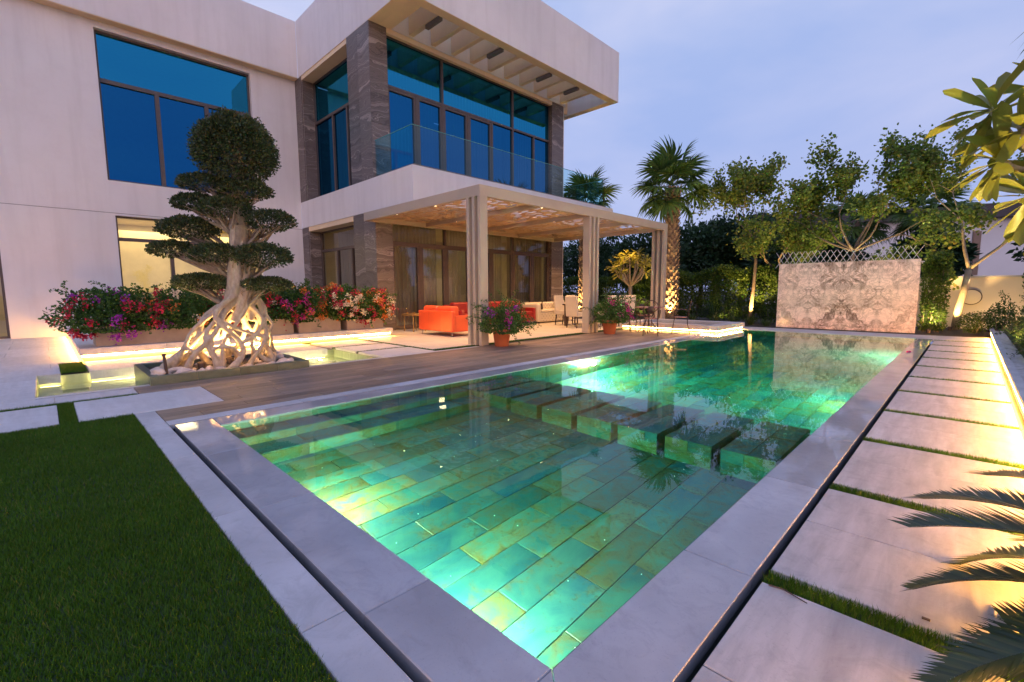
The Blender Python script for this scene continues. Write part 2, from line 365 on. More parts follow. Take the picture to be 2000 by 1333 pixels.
TURF = m_grass('turf_blade', (0.045, 0.11, 0.012), (0.075, 0.18, 0.012), (0.26, 0.22, 0.06))
TURFBASE = simple('turf_backing', (0.018, 0.04, 0.010), 0.95, var=0.3, scale=40.0)
PERG = simple('taupe_metal_paint', (0.40, 0.335, 0.275), 0.5, var=0.05, scale=2.0)
PERGP = simple('perforated_panel_paint', (0.52, 0.37, 0.22), 0.55, var=0.06, scale=2.0)
FICUS = m_leaf('ficus_leaf', [(0.028, 0.05, 0.02), (0.045, 0.085, 0.028), (0.075, 0.12, 0.045), (0.15, 0.125, 0.05)], 0.2, 0.42)
BOUGL = m_leaf('bougainvillea_leaf', [(0.03, 0.085, 0.016), (0.06, 0.16, 0.028), (0.10, 0.20, 0.04)], 0.3)
HEDGEL = m_leaf('hedge_leaf', [(0.04, 0.085, 0.012), (0.08, 0.15, 0.018), (0.14, 0.21, 0.025)], 0.3)
TREEL = m_leaf('dark_tree_leaf', [(0.016, 0.045, 0.02), (0.028, 0.075, 0.03), (0.045, 0.10, 0.038)], 0.25)
BAUL = m_leaf('orchid_tree_leaf', [(0.075, 0.14, 0.025), (0.13, 0.22, 0.035), (0.17, 0.25, 0.04), (0.19, 0.26, 0.045), (0.26, 0.22, 0.05)], 0.42)
PALML = m_leaf('palm_leaf', [(0.06, 0.12, 0.025), (0.10, 0.19, 0.035), (0.16, 0.24, 0.05)], 0.35)
FRANL = m_leaf('frangipani_leaf', [(0.15, 0.18, 0.03), (0.25, 0.25, 0.04), (0.34, 0.28, 0.045)], 0.35, 0.4)
CYCL = m_leaf('cycad_leaf', [(0.012, 0.03, 0.010), (0.025, 0.05, 0.014), (0.05, 0.065, 0.02)], 0.15, 0.35, 0.5)
STRAPL = m_leaf('strap_leaf', [(0.04, 0.09, 0.015), (0.08, 0.14, 0.03), (0.16, 0.15, 0.05)], 0.3)
ROOTB = m_bark('pale_fig_root', (0.30, 0.235, 0.17), (0.52, 0.43, 0.335), (6, 6, 3), 0.25)
BARK = m_bark('brown_bark', (0.10, 0.07, 0.05), (0.22, 0.165, 0.12))
PALEBARK = m_bark('pale_bark', (0.22, 0.18, 0.13), (0.38, 0.31, 0.23), (9, 9, 5), 0.4)
PALMB = m_bark('palm_trunk', (0.09, 0.055, 0.035), (0.22, 0.14, 0.085), (9, 9, 9), 0.6)
BOOT = m_bark('palm_boot', (0.16, 0.105, 0.065), (0.36, 0.26, 0.17), (10, 10, 4), 0.4)
TERRA = simple('terracotta', (0.42, 0.105, 0.04), 0.55, var=0.15)
LEATHER = simple('orange_red_leather', (0.62, 0.075, 0.018), 0.42, var=0.06, scale=3.0, bmp=0.15, bscale=25.0)
DKLEATHER = simple('dark_red_leather', (0.30, 0.018, 0.016), 0.42, var=0.08, scale=3.0, bmp=0.15, bscale=25.0)
CREAM = simple('cream_leather', (0.66, 0.58, 0.46), 0.5, var=0.05, scale=3.0)
FABRIC = simple('ivory_fabric', (0.60, 0.53, 0.43), 0.9, var=0.05, bmp=0.2, bscale=200.0)
DKWOOD = simple('dark_wood', (0.055, 0.032, 0.022), 0.5, var=0.25)
METALB = simple('dark_bronze_metal', (0.065, 0.042, 0.036), 0.45, 0.5, var=0.1)
REDTOP = simple('red_mosaic', (0.24, 0.10, 0.085), 0.4, var=0.35, scale=30.0)
STEEL = simple('brushed_steel', (0.55, 0.5, 0.42), 0.3, 0.9, var=0.04)
GOLD = simple('gold_metal', (0.55, 0.34, 0.12), 0.35, 0.8, var=0.15)
MARBLE = m_marble(); LATT = simple('white_lattice_slat', (0.50, 0.49, 0.50), 0.5, var=0.04)
ROCK = simple('pale_quartz_rock', (0.60, 0.50, 0.43), 0.75, var=0.25, scale=9.0, bmp=0.5, bscale=40.0)
PLANT = simple('tan_planter', (0.44, 0.33, 0.235), 0.8, var=0.08, bmp=0.2, bscale=80.0)
GWALL = simple('cream_garden_wall', (0.60, 0.53, 0.43), 0.85, var=0.06, scale=1.0, bmp=0.2, bscale=80.0)
NWALL = simple('neighbour_wall', (0.68, 0.66, 0.68), 0.85, var=0.05, scale=0.6)
NROOF = simple('dark_roof_tile', (0.055, 0.045, 0.05), 0.7, var=0.2)
GREYM = simple('grey_luminaire', (0.16, 0.135, 0.12), 0.5)
LED = emit('warm_led', (1.0, 0.46, 0.09), 230.0); LEDP = emit('path_led', (1.0, 0.44, 0.08), 340.0)
LEDW = emit('pond_led', (1.0, 0.78, 0.30), 40.0); DOWN = emit('downlight_lens', (1.0, 0.72, 0.36), 30.0)
POOLLENS = emit('pool_lamp_lens', (1.0, 1.0, 0.80), 26.0); STAR = emit('fibre_star', (1.0, 0.97, 0.85), 5.0)
UPL = emit('uplight_lens', (1.0, 0.66, 0.26), 60.0); CEIL = emit('ceiling_lamp', (1.0, 0.78, 0.42), 14.0)
PET = [simple('petal_magenta', (0.42, 0.015, 0.20), 0.6, var=0.2), simple('petal_red', (0.44, 0.012, 0.045), 0.6, var=0.2),
       simple('petal_orange', (0.56, 0.16, 0.025), 0.6, var=0.2), simple('petal_white', (0.66, 0.56, 0.40), 0.6, var=0.1), simple('petal_purple', (0.36, 0.03, 0.42), 0.6, var=0.2)]

def lamp(kind, name, loc, energy, color=(1.0, 0.66, 0.30), parent=None, target=None, size=0.05, cone=70, blend=0.6):
    d = bpy.data.lights.new(name, kind); d.energy = energy; d.color = color
    if kind == 'AREA': d.size = size
    else: d.shadow_soft_size = size
    if kind == 'SPOT': d.spot_size = R(cone); d.spot_blend = blend
    o = bpy.data.objects.new(name, d); col.objects.link(o)
    o.location = Vector(loc) - (wloc(parent) if parent is not None else Vector((0, 0, 0)))
    if target is not None: o.rotation_euler = (Vector(target) - Vector(loc)).to_track_quat('-Z', 'Y').to_euler()
    if parent is not None: o.parent = parent
    return o

# ================================================================== GROUND AND PAVING
def holed(x0, x1, y0, y1, holes, z):
    xs = sorted({x0, x1, *[h[0] for h in holes], *[h[1] for h in holes]}); ys = sorted({y0, y1, *[h[2] for h in holes], *[h[3] for h in holes]})
    xs = [x for x in xs if x0 <= x <= x1]; ys = [y for y in ys if y0 <= y <= y1]
    b = MB()
    for i in range(len(xs) - 1):
        for j in range(len(ys) - 1):
            cx, cy_ = (xs[i] + xs[i + 1]) / 2, (ys[j] + ys[j + 1]) / 2
            if any(h[0] < cx < h[1] and h[2] < cy_ < h[3] for h in holes): continue
            b.quad((xs[i], ys[j], z), (xs[i + 1], ys[j], z), (xs[i + 1], ys[j + 1], z), (xs[i], ys[j + 1], z))
    return b
PX0, PX1, PY0, PY1 = -4.78, -0.864, 1.05, 14.85      # pool water
OX0, OX1, OY0 = -5.07, -0.565, 0.75                  # outside of the coping
HP = (-5.10, -0.53, 0.715, PY1); HF = (-9.75, -7.45, -0.15, 4.35)   # pool hole, pond hole
ground = setp(holed(-260, 260, -260, 260, [HP, HF], -0.055).build('ground', SOIL), kind='structure')
patio = setp(holed(-18.0, 0.42, -6.0, 16.1, [HP, HF, (-5.87, 0.42, -6.0, 0.545)], -0.045).build('patio_bed', MORTAR), kind='structure')
# --- wood-look deck beside the pool
deck = setp(MB().quad((-7.55, 0.715, -0.043), (-5.11, 0.715, -0.043), (-5.11, 13.0, -0.043), (-7.55, 13.0, -0.043)).build('deck', MORTAR), kind='structure')
pave(deck, -5.29, -5.83, 0.715, 12.9, 0.18, 1.2, DECK, 0.003, 0, 'plank', 0.04, 0.37)
pave(deck, -5.83, -6.95, 1.335, 12.9, 0.187, 1.2, DECK, 0.003, 0, 'plank', 0.04, 0.37)
pave(deck, -6.95, -7.50, 0.72, 12.9, 0.183, 1.2, DECK, 0.003, 0, 'plank', 0.04, 0.37)
pave(deck, -5.11, -5.287, 0.715, 12.9, 0.18, 1.2, COPEDRY, 0.003, 0, 'edge_slab', 0.04)
pave(deck, -7.503, -7.60, -0.4, 6.6, 0.1, 1.2, PAVER, 0.003, 0.001, 'edge_slab', 0.04)
pave(deck, -4.78, -7.85, 12.905, 16.1, 0.6, 1.2, TERR, 0.004, -0.002, 'paver', 0.04, 0.5)
# --- white slabs around the pond and the lawn
court = setp(MB().quad((-17.9, -5.5, -0.0435), (-7.6, -5.5, -0.0435), (-7.6, -0.15, -0.0435), (-17.9, -0.15, -0.0435)).build('courtyard', MORTAR), kind='structure')
pave(court, -5.85, -6.945, 0.145, 1.33, 1.1, 1.2, PAVER, 0.004, 0.002)
pave(court, -5.88, -6.905, -4.8, 0.015, 1.1, 1.2, PAVER, 0.004, 0.002)
pave(court, -5.835, -5.872, 0.548, 1.33, 0.05, 0.8, PAVER, 0.002, 0.0)
pave(court, -7.035, -7.45, -4.8, 0.715, 0.42, 1.2, PAVER, 0.004, 0.0)
pave(court, -7.45, -9.75, -4.8, -0.15, 0.58, 1.2, PAVER, 0.004, 0.0, stag=0.5)
pave(court, -9.75, -11.05, -4.8, 0.10, 0.65, 1.2, PAVER, 0.004, 0.0, stag=0.5)
pave(court, -11.05, -17.95, -4.8, 0.36, 0.85, 1.2, PAVER, 0.004, 0.0, stag=0.5)
pave(court, -9.60, -10.98, 0.42, 2.5, 0.7, 2.1, PAVER, 0.004, 0.0)
pave(court, -9.60, -10.98, 2.62, 4.15, 0.7, 1.6, PAVER, 0.004, 0.0)
pave(court, -9.75, -10.95, 4.35, 5.50, 1.15, 1.2, PAVER, 0.004, 0.0)
pave(court, -8.72, -9.66, 4.35, 5.50, 1.0, 1.2, PAVER, 0.004, 0.0)
pave(court, -7.62, -8.63, 4.35, 5.50, 1.0, 1.2, PAVER, 0.004, 0.0)
# --- terrace under the pergola
terrace = setp(MB().quad((-12.7, 5.5, -0.042), (-7.7, 5.5, -0.042), (-7.7, 16.1, -0.042), (-12.7, 16.1, -0.042)).build('terrace', MORTAR), kind='structure')
pave(terrace, -7.87, -12.65, 5.60, 16.05, 0.6, 1.2, TERR, 0.003, 0.002, 'floor_tile', 0.04, 0.5)
# --- strip between lawn and pool, surround of the pool
surround = setp(holed(-5.86, 0.42, 0.55, 16.3, [HP], -0.041).build('pool_surround', MORTAR), kind='structure')
xs = [-0.535, -1.60, -2.80, -4.00, -5.20, -5.83]
for a, b in zip(xs[:-1], xs[1:]): link('edge_slab', slabmesh(a - b - 0.004, 0.164, 0.04, COPEDRY), surround, ((a + b) / 2, 0.63, 0))
pave(surround, -7.85, 0.40, 14.855, 16.08, 1.2, 0.6, COPEDRY, 0.003, 0.001, 'edge_slab', 0.045, along='x')
# --- stepping slabs along the pool with turf joints
path = setp(MB().quad((-0.525, -4.0, -0.04), (0.40, -4.0, -0.04), (0.40, 14.85, -0.04), (-0.525, 14.85, -0.04)).build('path', MORTAR), kind='structure')
yj = [2.06]
while yj[-1] < 14.6: yj.append(yj[-1] + 1.255)
pave(path, -0.53, 0.385, 0.80, 2.0, 0.92, 0.6, PAVERX, 0.005, 0.0)
for a in yj[:-1]: pave(path, -0.53, 0.385, a + 0.055, min(a + 1.2, 14.84), 0.92, 0.6, PAVERX, 0.005, 0.0)
pave(path, -0.53, 0.385, -4.0, 0.54, 0.92, 0.6, PAVERX, 0.005, 0.0)
gutter = MB()
gutter.box(OX0 - 0.028, OX1 + 0.033, 0.717, OY0 + 0.02, -0.30, -0.16); gutter.box(OX1 - 0.02, -0.532, 0.717, PY1, -0.30, -0.161); gutter.box(-5.098, OX0 + 0.02, 0.717, 13.0, -0.30, -0.162)
gutter.box(OX0 - 0.028, OX1 + 0.033, 0.716, 0.718, -0.16, -0.045); gutter.box(-0.533, -0.531, 0.717, PY1, -0.16, -0.045); gutter.box(-5.099, -5.097, 0.717, 13.0, -0.16, -0.045)
setp(gutter.build('overflow_channel', GUTTER), kind='structure')

def blades(name, rects, dens, h, w, m, parent=None, z=0.0, lean=0.5, label=None, kind='stuff'):
    Vs = []
    for (x0, x1, y0, y1, dm) in rects:
        n = int((x1 - x0) * (y1 - y0) * dens * dm)
        if n < 1: continue
        P = np.stack([nr.uniform(x0, x1, n), nr.uniform(y0, y1, n), np.full(n, z)], 1)
        a = nr.uniform(0, 2 * np.pi, n); hh = h * nr.uniform(0.55, 1.15, n); ww = w * nr.uniform(0.7, 1.3, n)
        la = nr.uniform(0, 2 * np.pi, n); ln = nr.uniform(0, lean, n) * hh
        d = np.stack([np.cos(a), np.sin(a), np.zeros(n)], 1) * ww[:, None] * 0.5
        tip = P + np.stack([np.cos(la) * ln, np.sin(la) * ln, hh], 1)
        Vs.append(np.stack([P - d, P + d, tip], 1).reshape(-1, 3))
    V = np.concatenate(Vs); F = np.arange(len(V)).reshape(-1, 3)
    o = link(name, np_mesh(name, V, F, m), parent); setp(o, label, None, None, kind); return o
lawn = setp(MB().quad((-5.868, -9, -0.012), (3.5, -9, -0.012), (3.5, 0.543, -0.012), (-5.868, 0.543, -0.012)).build('lawn', TURFBASE), kind='structure')
blades('lawn_grass', [(-5.87, -3.4, -1.7, 0.545, 0.8), (-3.4, -0.6, -1.7, 0.545, 1.15), (-5.87, 0.3, -2.6, -1.7, 0.55), (-5.87, 1.0, -4.2, -2.6, 0.3)], 26000, 0.026, 0.0042, TURF, None, -0.012, 0.9, 'short green turf covering the lawn beside the pool')
js = [(-0.53, 0.385, a - 0.055, a + 0.05, 1.0 if a < 5 else 0.6) for a in yj]
js += [(-5.88, -6.9, 0.02, 0.14, 0.8)]
js = [(min(a, b), max(a, b), c, d, e) for a, b, c, d, e in js]
js += [(-7.03, -6.91, -1.2, 0.7, 0.8), (-11.0, -9.75, 0.10, 0.40, 0.5), (-10.98, -9.62, 2.5, 2.62, 0.4), (-12.6, -7.80, 5.51, 5.595, 0.5), (-7.86, -7.78, 5.6, 13.3, 0.5), (-9.75, -9.67, 4.3, 5.5, 0.5), (-8.72, -8.64, 4.35, 5.5, 0.5), (-11.05, -10.96, 4.2, 6.5, 0.4)]
tb = MB()
for a, b, c, d, e in js: tb.quad((a, c, -0.022), (b, c, -0.022), (b, d, -0.022), (a, d, -0.022))
setp(tb.build('turf_joint_backing', TURFBASE), kind='structure')
blades('turf_joint_grass', js, 30000, 0.036, 0.0045, TURF, None, -0.02, 0.7, 'short green turf filling the joints between pale slabs')

# ================================================================== POOL
ZS, ZD = -0.80, -1.40; YD = 4.85
basin = MB()
basin.quad((PX0, PY0, ZS - 0.02), (PX1, PY0, ZS - 0.02), (PX1, YD, ZS - 0.02), (PX0, YD, ZS - 0.02))
basin.quad((PX0, YD, ZD - 0.02), (PX1, YD, ZD - 0.02), (PX1, PY1, ZD - 0.02), (PX0, PY1, ZD - 0.02))
basin.quad((PX0, YD, ZD - 0.02), (PX1, YD, ZD - 0.02), (PX1, YD, ZS - 0.02), (PX0, YD, ZS - 0.02))
for (x, y, x2, y2) in ((PX0 - 0.014, PY0, PX0 - 0.014, PY1), (PX1 + 0.014, PY0, PX1 + 0.014, PY1), (PX0, PY0 - 0.014, PX1, PY0 - 0.014), (PX0, PY1 + 0.014, PX1, PY1 + 0.014)):
    basin.quad((x, y, ZD - 0.02), (x2, y2, ZD - 0.02), (x2, y2, -0.05), (x, y, -0.05))
# coping body faces above the gutter
basin.box(OX0 + 0.02, PX0 - 0.016, OY0 + 0.02, PY1, -0.30, -0.066); basin.box(PX1 + 0.016, OX1 - 0.02, OY0 + 0.02, PY1, -0.30, -0.066); basin.box(OX0 + 0.02, OX1 - 0.02, OY0 + 0.02, PY0 - 0.016, -0.30, -0.067)
pool = setp(basin.build('pool', CONC), kind='structure')
TW, TL = 0.2205, 0.66
cand = []
nrow = round((PX1 - PX0) / TW); tw = (PX1 - PX0) / nrow
for r in range(nrow):
    off = TL * ((0.5 * (r % 2) + 0.06 * ((r * 7) % 3)) % 1.0)
    for (ya, yb, z) in ((PY0, YD, ZS), (YD, PY1, ZD)):
        cuts = [ya]; p = ya + TL - off
        while p < yb - 0.05: cuts.append(p); p += TL
        cuts.append(yb)
        for k in range(len(cuts) - 1):
            cand.append((PX0 + (r + 0.5) * tw, (cuts[k] + cuts[k + 1]) / 2, cuts[k + 1] - cuts[k], z + rnd.uniform(-0.002, 0.002)))
cand.sort(key=lambda c: math.hypot(c[0], c[1]))
for (x, y, l, z) in cand[:300]: link('floor_tile', slabmesh(tw - 0.004, l - 0.004, 0.02, POOLT), pool, (x, y, z))
rest = MB()
for (x, y, l, z) in cand[300:]: rest.box(x - tw / 2 + 0.002, x + tw / 2 - 0.002, y - l / 2 + 0.002, y + l / 2 - 0.002, z - 0.02, z)
setp(rest.build('floor_tile_field', POOLT, pool), kind='stuff')
def walltile(parent, p0, du, lu, lz, th, name='wall_tile'):
    # vertical tile: p0 lower corner, du unit direction along the wall, thickness along the wall normal
    n = Vector((du[1], -du[0], 0)); b = MB(); d = Vector(du)
    p = Vector(p0); a = p + d * 0.002 + Vector((0, 0, 0.002)); e = p + d * (lu - 0.002) + Vector((0, 0, lz - 0.002))
    c = [(0, 0), (1, 0), (1, 1), (0, 1)]
    f = [Vector((a.x + (e.x - a.x) * u, a.y + (e.y - a.y) * u, a.z + (e.z - a.z) * w)) for u, w in c]
    b.v = [tuple(q) for q in f] + [tuple(q - n * th) for q in f]
    b.f = [(0, 1, 2, 3), (7, 6, 5, 4), (0, 4, 5, 1), (1, 5, 6, 2), (2, 6, 7, 3), (3, 7, 4, 0)]
    return b.build(name, POOLT, parent)
for k in range(5):                 # left wall of the deep part and the far wall
    z0 = ZD + k * 0.2667
    y = YD - (0.33 if k % 2 else 0.0) - 3.3
    while y < PY1 - 0.02:
        l = min(TL * 1.5, PY1 - y)
        if z0 > ZS - 0.3 or y > YD - 0.5: walltile(pool, (PX0 + 0.001, max(y, PY0), z0), (0, 1, 0), l - max(0, PY0 - y), 0.2667, 0.014)
        y += TL * 1.5
    x = PX0
    while x < PX1 - 0.02:
        l = min(TL, PX1 - x); walltile(pool, (x, PY1 - 0.001, z0), (1, 0, 0), l, 0.2667, 0.014); x += TL
for k in range(3):
    z0 = ZS + k * 0.2667; y = PY0
    while y < 3.7: walltile(pool, (PX1 - 0.001, y + TL, z0), (0, -1, 0), TL, 0.2667, 0.014); y += TL
# steps along the left side of the shallow end
for (xe, zt, zb) in ((-4.20, -0.52, ZS), (-4.50, -0.28, -0.52)):
    st = MB().box(PX0, xe - 0.012, PY0, 3.78, zb - 0.01, zt - 0.013).build('pool_step', CONC, pool)
    y = PY0; k = 0
    while y < 3.77:
        l = min(0.9 if k else 0.55, 3.78 - y)
        link('tread_tile', slabmesh(xe - (PX0 if zt > -0.4 else -4.5) + 0.0, l - 0.004, 0.013, POOLT), st, ((xe + (PX0 if zt > -0.4 else -4.5)) / 2, y + l / 2, zt))
        walltile(st, (xe - 0.001, y + l, zb), (0, -1, 0), l, zt - zb - 0.014, 0.011, 'riser_tile')
        y += l; k += 1
# row of submerged blocks between shallow and deep end
for k in range(8):
    x1 = -0.955 - 0.484 * k; x0 = x1 - 0.408; y0, y1, zt = 3.80, 4.86, -0.275
    bl = MB().box(x0 + 0.012, x1 - 0.012, y0 + 0.012, y1 - 0.012, ZS, zt - 0.013).build('stepping_block', CONC, pool)
    for (xa, xb) in ((x0, x0 + 0.2), (x0 + 0.204, x1)):
        for (ya, yb) in ((y0, y0 + rnd.uniform(0.4, 0.66)),):
            link('tile', slabmesh(xb - xa, yb - ya - 0.004, 0.013, POOLT), bl, ((xa + xb) / 2, (ya + yb) / 2, zt))
            link('tile', slabmesh(xb - xa, y1 - yb, 0.013, POOLT), bl, ((xa + xb) / 2, (y1 + yb) / 2, zt))
    s = rnd.uniform(0.12, 0.3); hz = ZS + (zt - ZS) * 0.5
    walltile(bl, (x0, y0 + 0.0, ZS), (1, 0, 0), x1 - x0, hz - ZS, 0.011, 'tile')
    walltile(bl, (x0, y0 + 0.0, hz), (1, 0, 0), s, zt - 0.013 - hz, 0.011, 'tile'); walltile(bl, (x0 + s, y0 + 0.0, hz), (1, 0, 0), x1 - x0 - s, zt - 0.013 - hz, 0.011, 'tile')
    walltile(bl, (x1, y0, ZS), (0, 1, 0), y1 - y0, zt - 0.013 - ZS, 0.011, 'tile'); walltile(bl, (x0, y1, ZS), (0, -1, 0), y1 - y0, zt - 0.013 - ZS, 0.011, 'tile')
# coping
CH = 0.065
def cope(x0, x1, y0, y1): link('coping_slab', slabmesh(x1 - x0 - 0.003, y1 - y0 - 0.003, CH, COPE, 0.004), pool, ((x0 + x1) / 2, (y0 + y1) / 2, 0))
xs = [OX0, -3.94, -2.735, -1.53, PX1]
for a, b in zip(xs[:-1], xs[1:]): cope(a, b, OY0, PY0)
def tri_slab(pts):
    b = MB(); n = len(pts)
    b.v = [(x, y, -CH) for x, y in pts] + [(x, y, 0) for x, y in pts]
    b.f = [tuple(range(n - 1, -1, -1)), tuple(range(n, 2 * n))] + [(j, (j + 1) % n, n + (j + 1) % n, n + j) for j in range(n)]
    b.build('coping_slab', COPE, pool, bevel=0.003)
tri_slab([(PX1 + 0.0015, OY0 + 0.0015), (OX1 - 0.0035, OY0 + 0.0015), (PX1 + 0.0015, PY0 - 0.0035)])
tri_slab([(OX1 - 0.0015, OY0 + 0.0035), (OX1 - 0.0015, 2.0), (PX1 + 0.0015, 2.0), (PX1 + 0.0015, PY0 - 0.0005)])
y = 2.003
while y < PY1: cope(PX1, OX1, y, min(y + 1.2, PY1)); y += 1.2
y = PY0
while y < PY1: cope(OX0, PX0, y, min(y + 1.2, PY1)); y += 1.2
water = setp(MB().box(PX0 - 0.03, PX1 + 0.03, PY0 - 0.03, PY1 + 0.03, ZD - 0.06, -0.007).build('water', POOLW), kind='structure')
# pool lamps: round lens set into the wall, light thrown across the floor
def pool_lamp(p, d, e, cone=150, colr=(1.0, 0.88, 0.50)):
    d = Vector(d).normalized(); q = d.to_track_quat('Z', 'Y').to_matrix().to_4x4(); mt = Matrix.Translation(p) @ q
    b = MB()
    for j in range(20):
        a = 2 * math.pi * j / 20
        b.v += [tuple(mt @ Vector((0.07 * math.cos(a), 0.07 * math.sin(a), 0.012))), tuple(mt @ Vector((0.085 * math.cos(a), 0.085 * math.sin(a), 0.0)))]
    for j in range(20): b.f.append((2 * j, 2 * j + 1, (2 * j + 3) % 40, (2 * j + 2) % 40))
    r = b.build('lamp_ring', STEEL, pool); ln = MB(); ln.v = [b.v[2 * j] for j in range(20)]; ln.f = [tuple(range(20))]
    ln.build('lens', POOLLENS, r)
    pp = Vector(p) + d * 0.05
    hid = d.x < -0.5; lamp('POINT', 'pool_lamp', Vector(p) + d * (0.045 if hid else 0.08), e, colr, pool, None, 0.022 if hid else 0.05)
pool_lamp((-3.05, PY0 + 0.003, -0.42), (0, 1, 0), 210); pool_lamp((-1.62, PY0 + 0.003, -0.42), (0, 1, 0), 210)
pool_lamp((PX0 + 0.018, 6.75, -0.55), (1, 0, 0), 600); pool_lamp((PX1 + 0.03, 12.3, -0.55), (-1, 0, 0), 560); pool_lamp((PX1 + 0.03, 7.4, -0.55), (-1, 0, 0), 340)
sm = MB().lathe([(0.0022, 0.0), (0.0018, 0.002), (0.0, 0.0028)], 6); sm.f.append(tuple(range(5, -1, -1)))
smo = bpy.data.meshes.new('star'); smo.from_pydata(sm.v, [], sm.f); smo.materials.append(STAR)
for k in range(60):
    deep = k >= 26; yy = nr.uniform(YD + 0.3, PY1 - 0.4) if deep else nr.uniform(PY0 + 0.3, 3.7)
    s_ = link('star_light', smo, pool, (nr.uniform(-4.1, PX1 - 0.2), yy, (ZD if deep else ZS) + 0.002)); s_.scale = (2.0,) * 3 if deep else (1.0,) * 3

# ================================================================== VILLA
XF, XB, YB = -18.0, -12.6, 7.05
villa = empty('villa', (-15.3, 7.05, 0), 'white two-storey modern villa with flat roof and blue glazed windows', 'house')
def wall_holes(name, axis, pos_, u0, u1, z0, z1, holes, th, m, sgn=1):
    """wall panel with openings; axis 'x' = plane X=pos facing +X, 'y' = plane Y=pos facing -Y; reveals included"""
    us = sorted({u0, u1, *[h[0] for h in holes], *[h[1] for h in holes]}); zs = sorted({z0, z1, *[h[2] for h in holes], *[h[3] for h in holes]})
    b = MB()
    def P(u, z, d):
        return (pos_ - d, u, z) if axis == 'x' else (u, pos_ + d, z)
    for i in range(len(us) - 1):
        for j in range(len(zs) - 1):
            cu, cz = (us[i] + us[i + 1]) / 2, (zs[j] + zs[j + 1]) / 2
            if any(h[0] < cu < h[1] and h[2] < cz < h[3] for h in holes): continue
            for d in (0, th): b.quad(P(us[i], zs[j], d), P(us[i + 1], zs[j], d), P(us[i + 1], zs[j + 1], d), P(us[i], zs[j + 1], d))
    for (a, c, e, f) in list(holes) + [(u0, u1, z0, z1)]:
        b.quad(P(a, e, 0), P(a, f, 0), P(a, f, th), P(a, e, th)); b.quad(P(c, e, 0), P(c, f, 0), P(c, f, th), P(c, e, th))
        b.quad(P(a, f, 0), P(c, f, 0), P(c, f, th), P(a, f, th)); b.quad(P(a, e, 0), P(c, e, 0), P(c, e, th), P(a, e, th))
    return b.build(name, m, villa)
def window(axis, pos_, u0, u1, z0, z1, cells, glass, fr=0.06, dep=0.09, label=None, doors=()):
    """bronze frame with mullions; cells = list of (u0,u1,z0,z1) openings, a pane in each"""
    b = MB()
    us = sorted({u0, u1, *[c[0] for c in cells], *[c[1] for c in cells]}); zs = sorted({z0, z1, *[c[2] for c in cells], *[c[3] for c in cells]})
    def B(a, c, e, f, d0, d1):
        if axis == 'x': b.box(pos_ - d1, pos_ - d0, a, c, e, f)
        else: b.box(a, c, pos_ + d0, pos_ + d1, e, f)
    for (a, c, e, f) in cells:       # each cell gets a thin frame ring; neighbours read as one mullion
        h = fr / 2
        B(a, a + h, e, f, 0, dep); B(c - h, c, e, f, 0, dep); B(a + h, c - h, e, e + h, 0, dep); B(a + h, c - h, f - h, f, 0, dep)
    for (a, c, e, f) in doors:       # inner sash of door leaves
        h = fr / 2; w = 0.075
        B(a + h, a + h + w, e + h, f - h, 0.012, dep - 0.02); B(c - h - w, c - h, e + h, f - h, 0.012, dep - 0.02)
        B(a + h + w, c - h - w, e + h, e + h + w, 0.012, dep - 0.02); B(a + h + w, c - h - w, f - h - w, f - h, 0.012, dep - 0.02)
    w_ = b.build('window', FRAME, villa)
    if label: w_['label'] = label
    for (a, c, e, f) in cells:
        h = fr / 2 - 0.004; q = MB(); d = dep * 0.55; tl = rnd.uniform(-0.004, 0.004)
        if axis == 'x': q.quad((pos_ - d + tl, a + h, e + h), (pos_ - d - tl, c - h, e + h), (pos_ - d - tl, c - h, f - h), (pos_ - d + tl, a + h, f - h))
        else: q.quad((a + h, pos_ + d + tl, e + h), (c - h, pos_ + d - tl, e + h), (c - h, pos_ + d - tl, f - h), (a + h, pos_ + d + tl, f - h))
        q.build('pane', GLASSREFL if (glass is GLASSB and (c - a) > 1.6) else glass, w_)  # wide transom panes take the glass with the reflection in its colour
    return w_
def curtain(axis, pos_, u0, u1, z0, z1, m, amp=0.035, wl=0.13):
    n = int((u1 - u0) / wl * 8); V = []; ph = 0.0
    for i in range(n + 1):
        u = u0 + (u1 - u0) * i / n; ph += rnd.uniform(0.55, 1.0); d = amp * math.sin(ph) + 0.012 * math.sin(ph * 0.31)
        for z in (z0, z1): V.append((pos_ - d, u, z) if axis == 'x' else (u, pos_ + d, z))
    F = [(2 * i, 2 * i + 2, 2 * i + 3, 2 * i + 1) for i in range(n)]
    me = np_mesh('curtain', np.array(V) - np.array(wloc(villa)), F, m, True); return link('curtain', me, villa, (0, 0, 0), local=True)
# --- main wing
DR = (-3.4, -0.68, 0.0, 3.45); WG = (1.69, 5.60, 0.45, 3.46); WU = (1.60, 5.57, 4.45, 8.60)
wall_holes('wall', 'x', XF, -9.0, YB, -0.05, 3.515, [DR, WG], 0.30, STUCCO)
wall_holes('wall', 'x', XF, -9.0, YB, 3.53, 8.8, [WU], 0.30, STUCCO)
MB().box(XF - 0.05, XF - 0.02, -9.0, YB, 3.514, 3.531).build('groove', MORTAR, villa)
MB().box(XF - 0.6, XF + 0.32, -9.0, YB, 8.8, 10.7).build('fascia', STUCCO, villa, bevel=0.01)
MB().box(XF - 0.28, XF + 0.31, -9.0, YB, 8.785, 8.799).build('soffit', SOFFIT, villa)
m1, m2, m3 = 2.95, 4.25, 5.57
window('x', XF - 0.16, 1.60, 5.57, 4.45, 8.60, [(1.60, 5.57, 7.26, 8.60), (1.60, m1, 4.45, 7.26), (m1, m2, 4.45, 7.26), (m2, 5.57, 4.45, 7.26)], GLASSB, 0.11, 0.12, 'tall blue reflective window of the main wing')
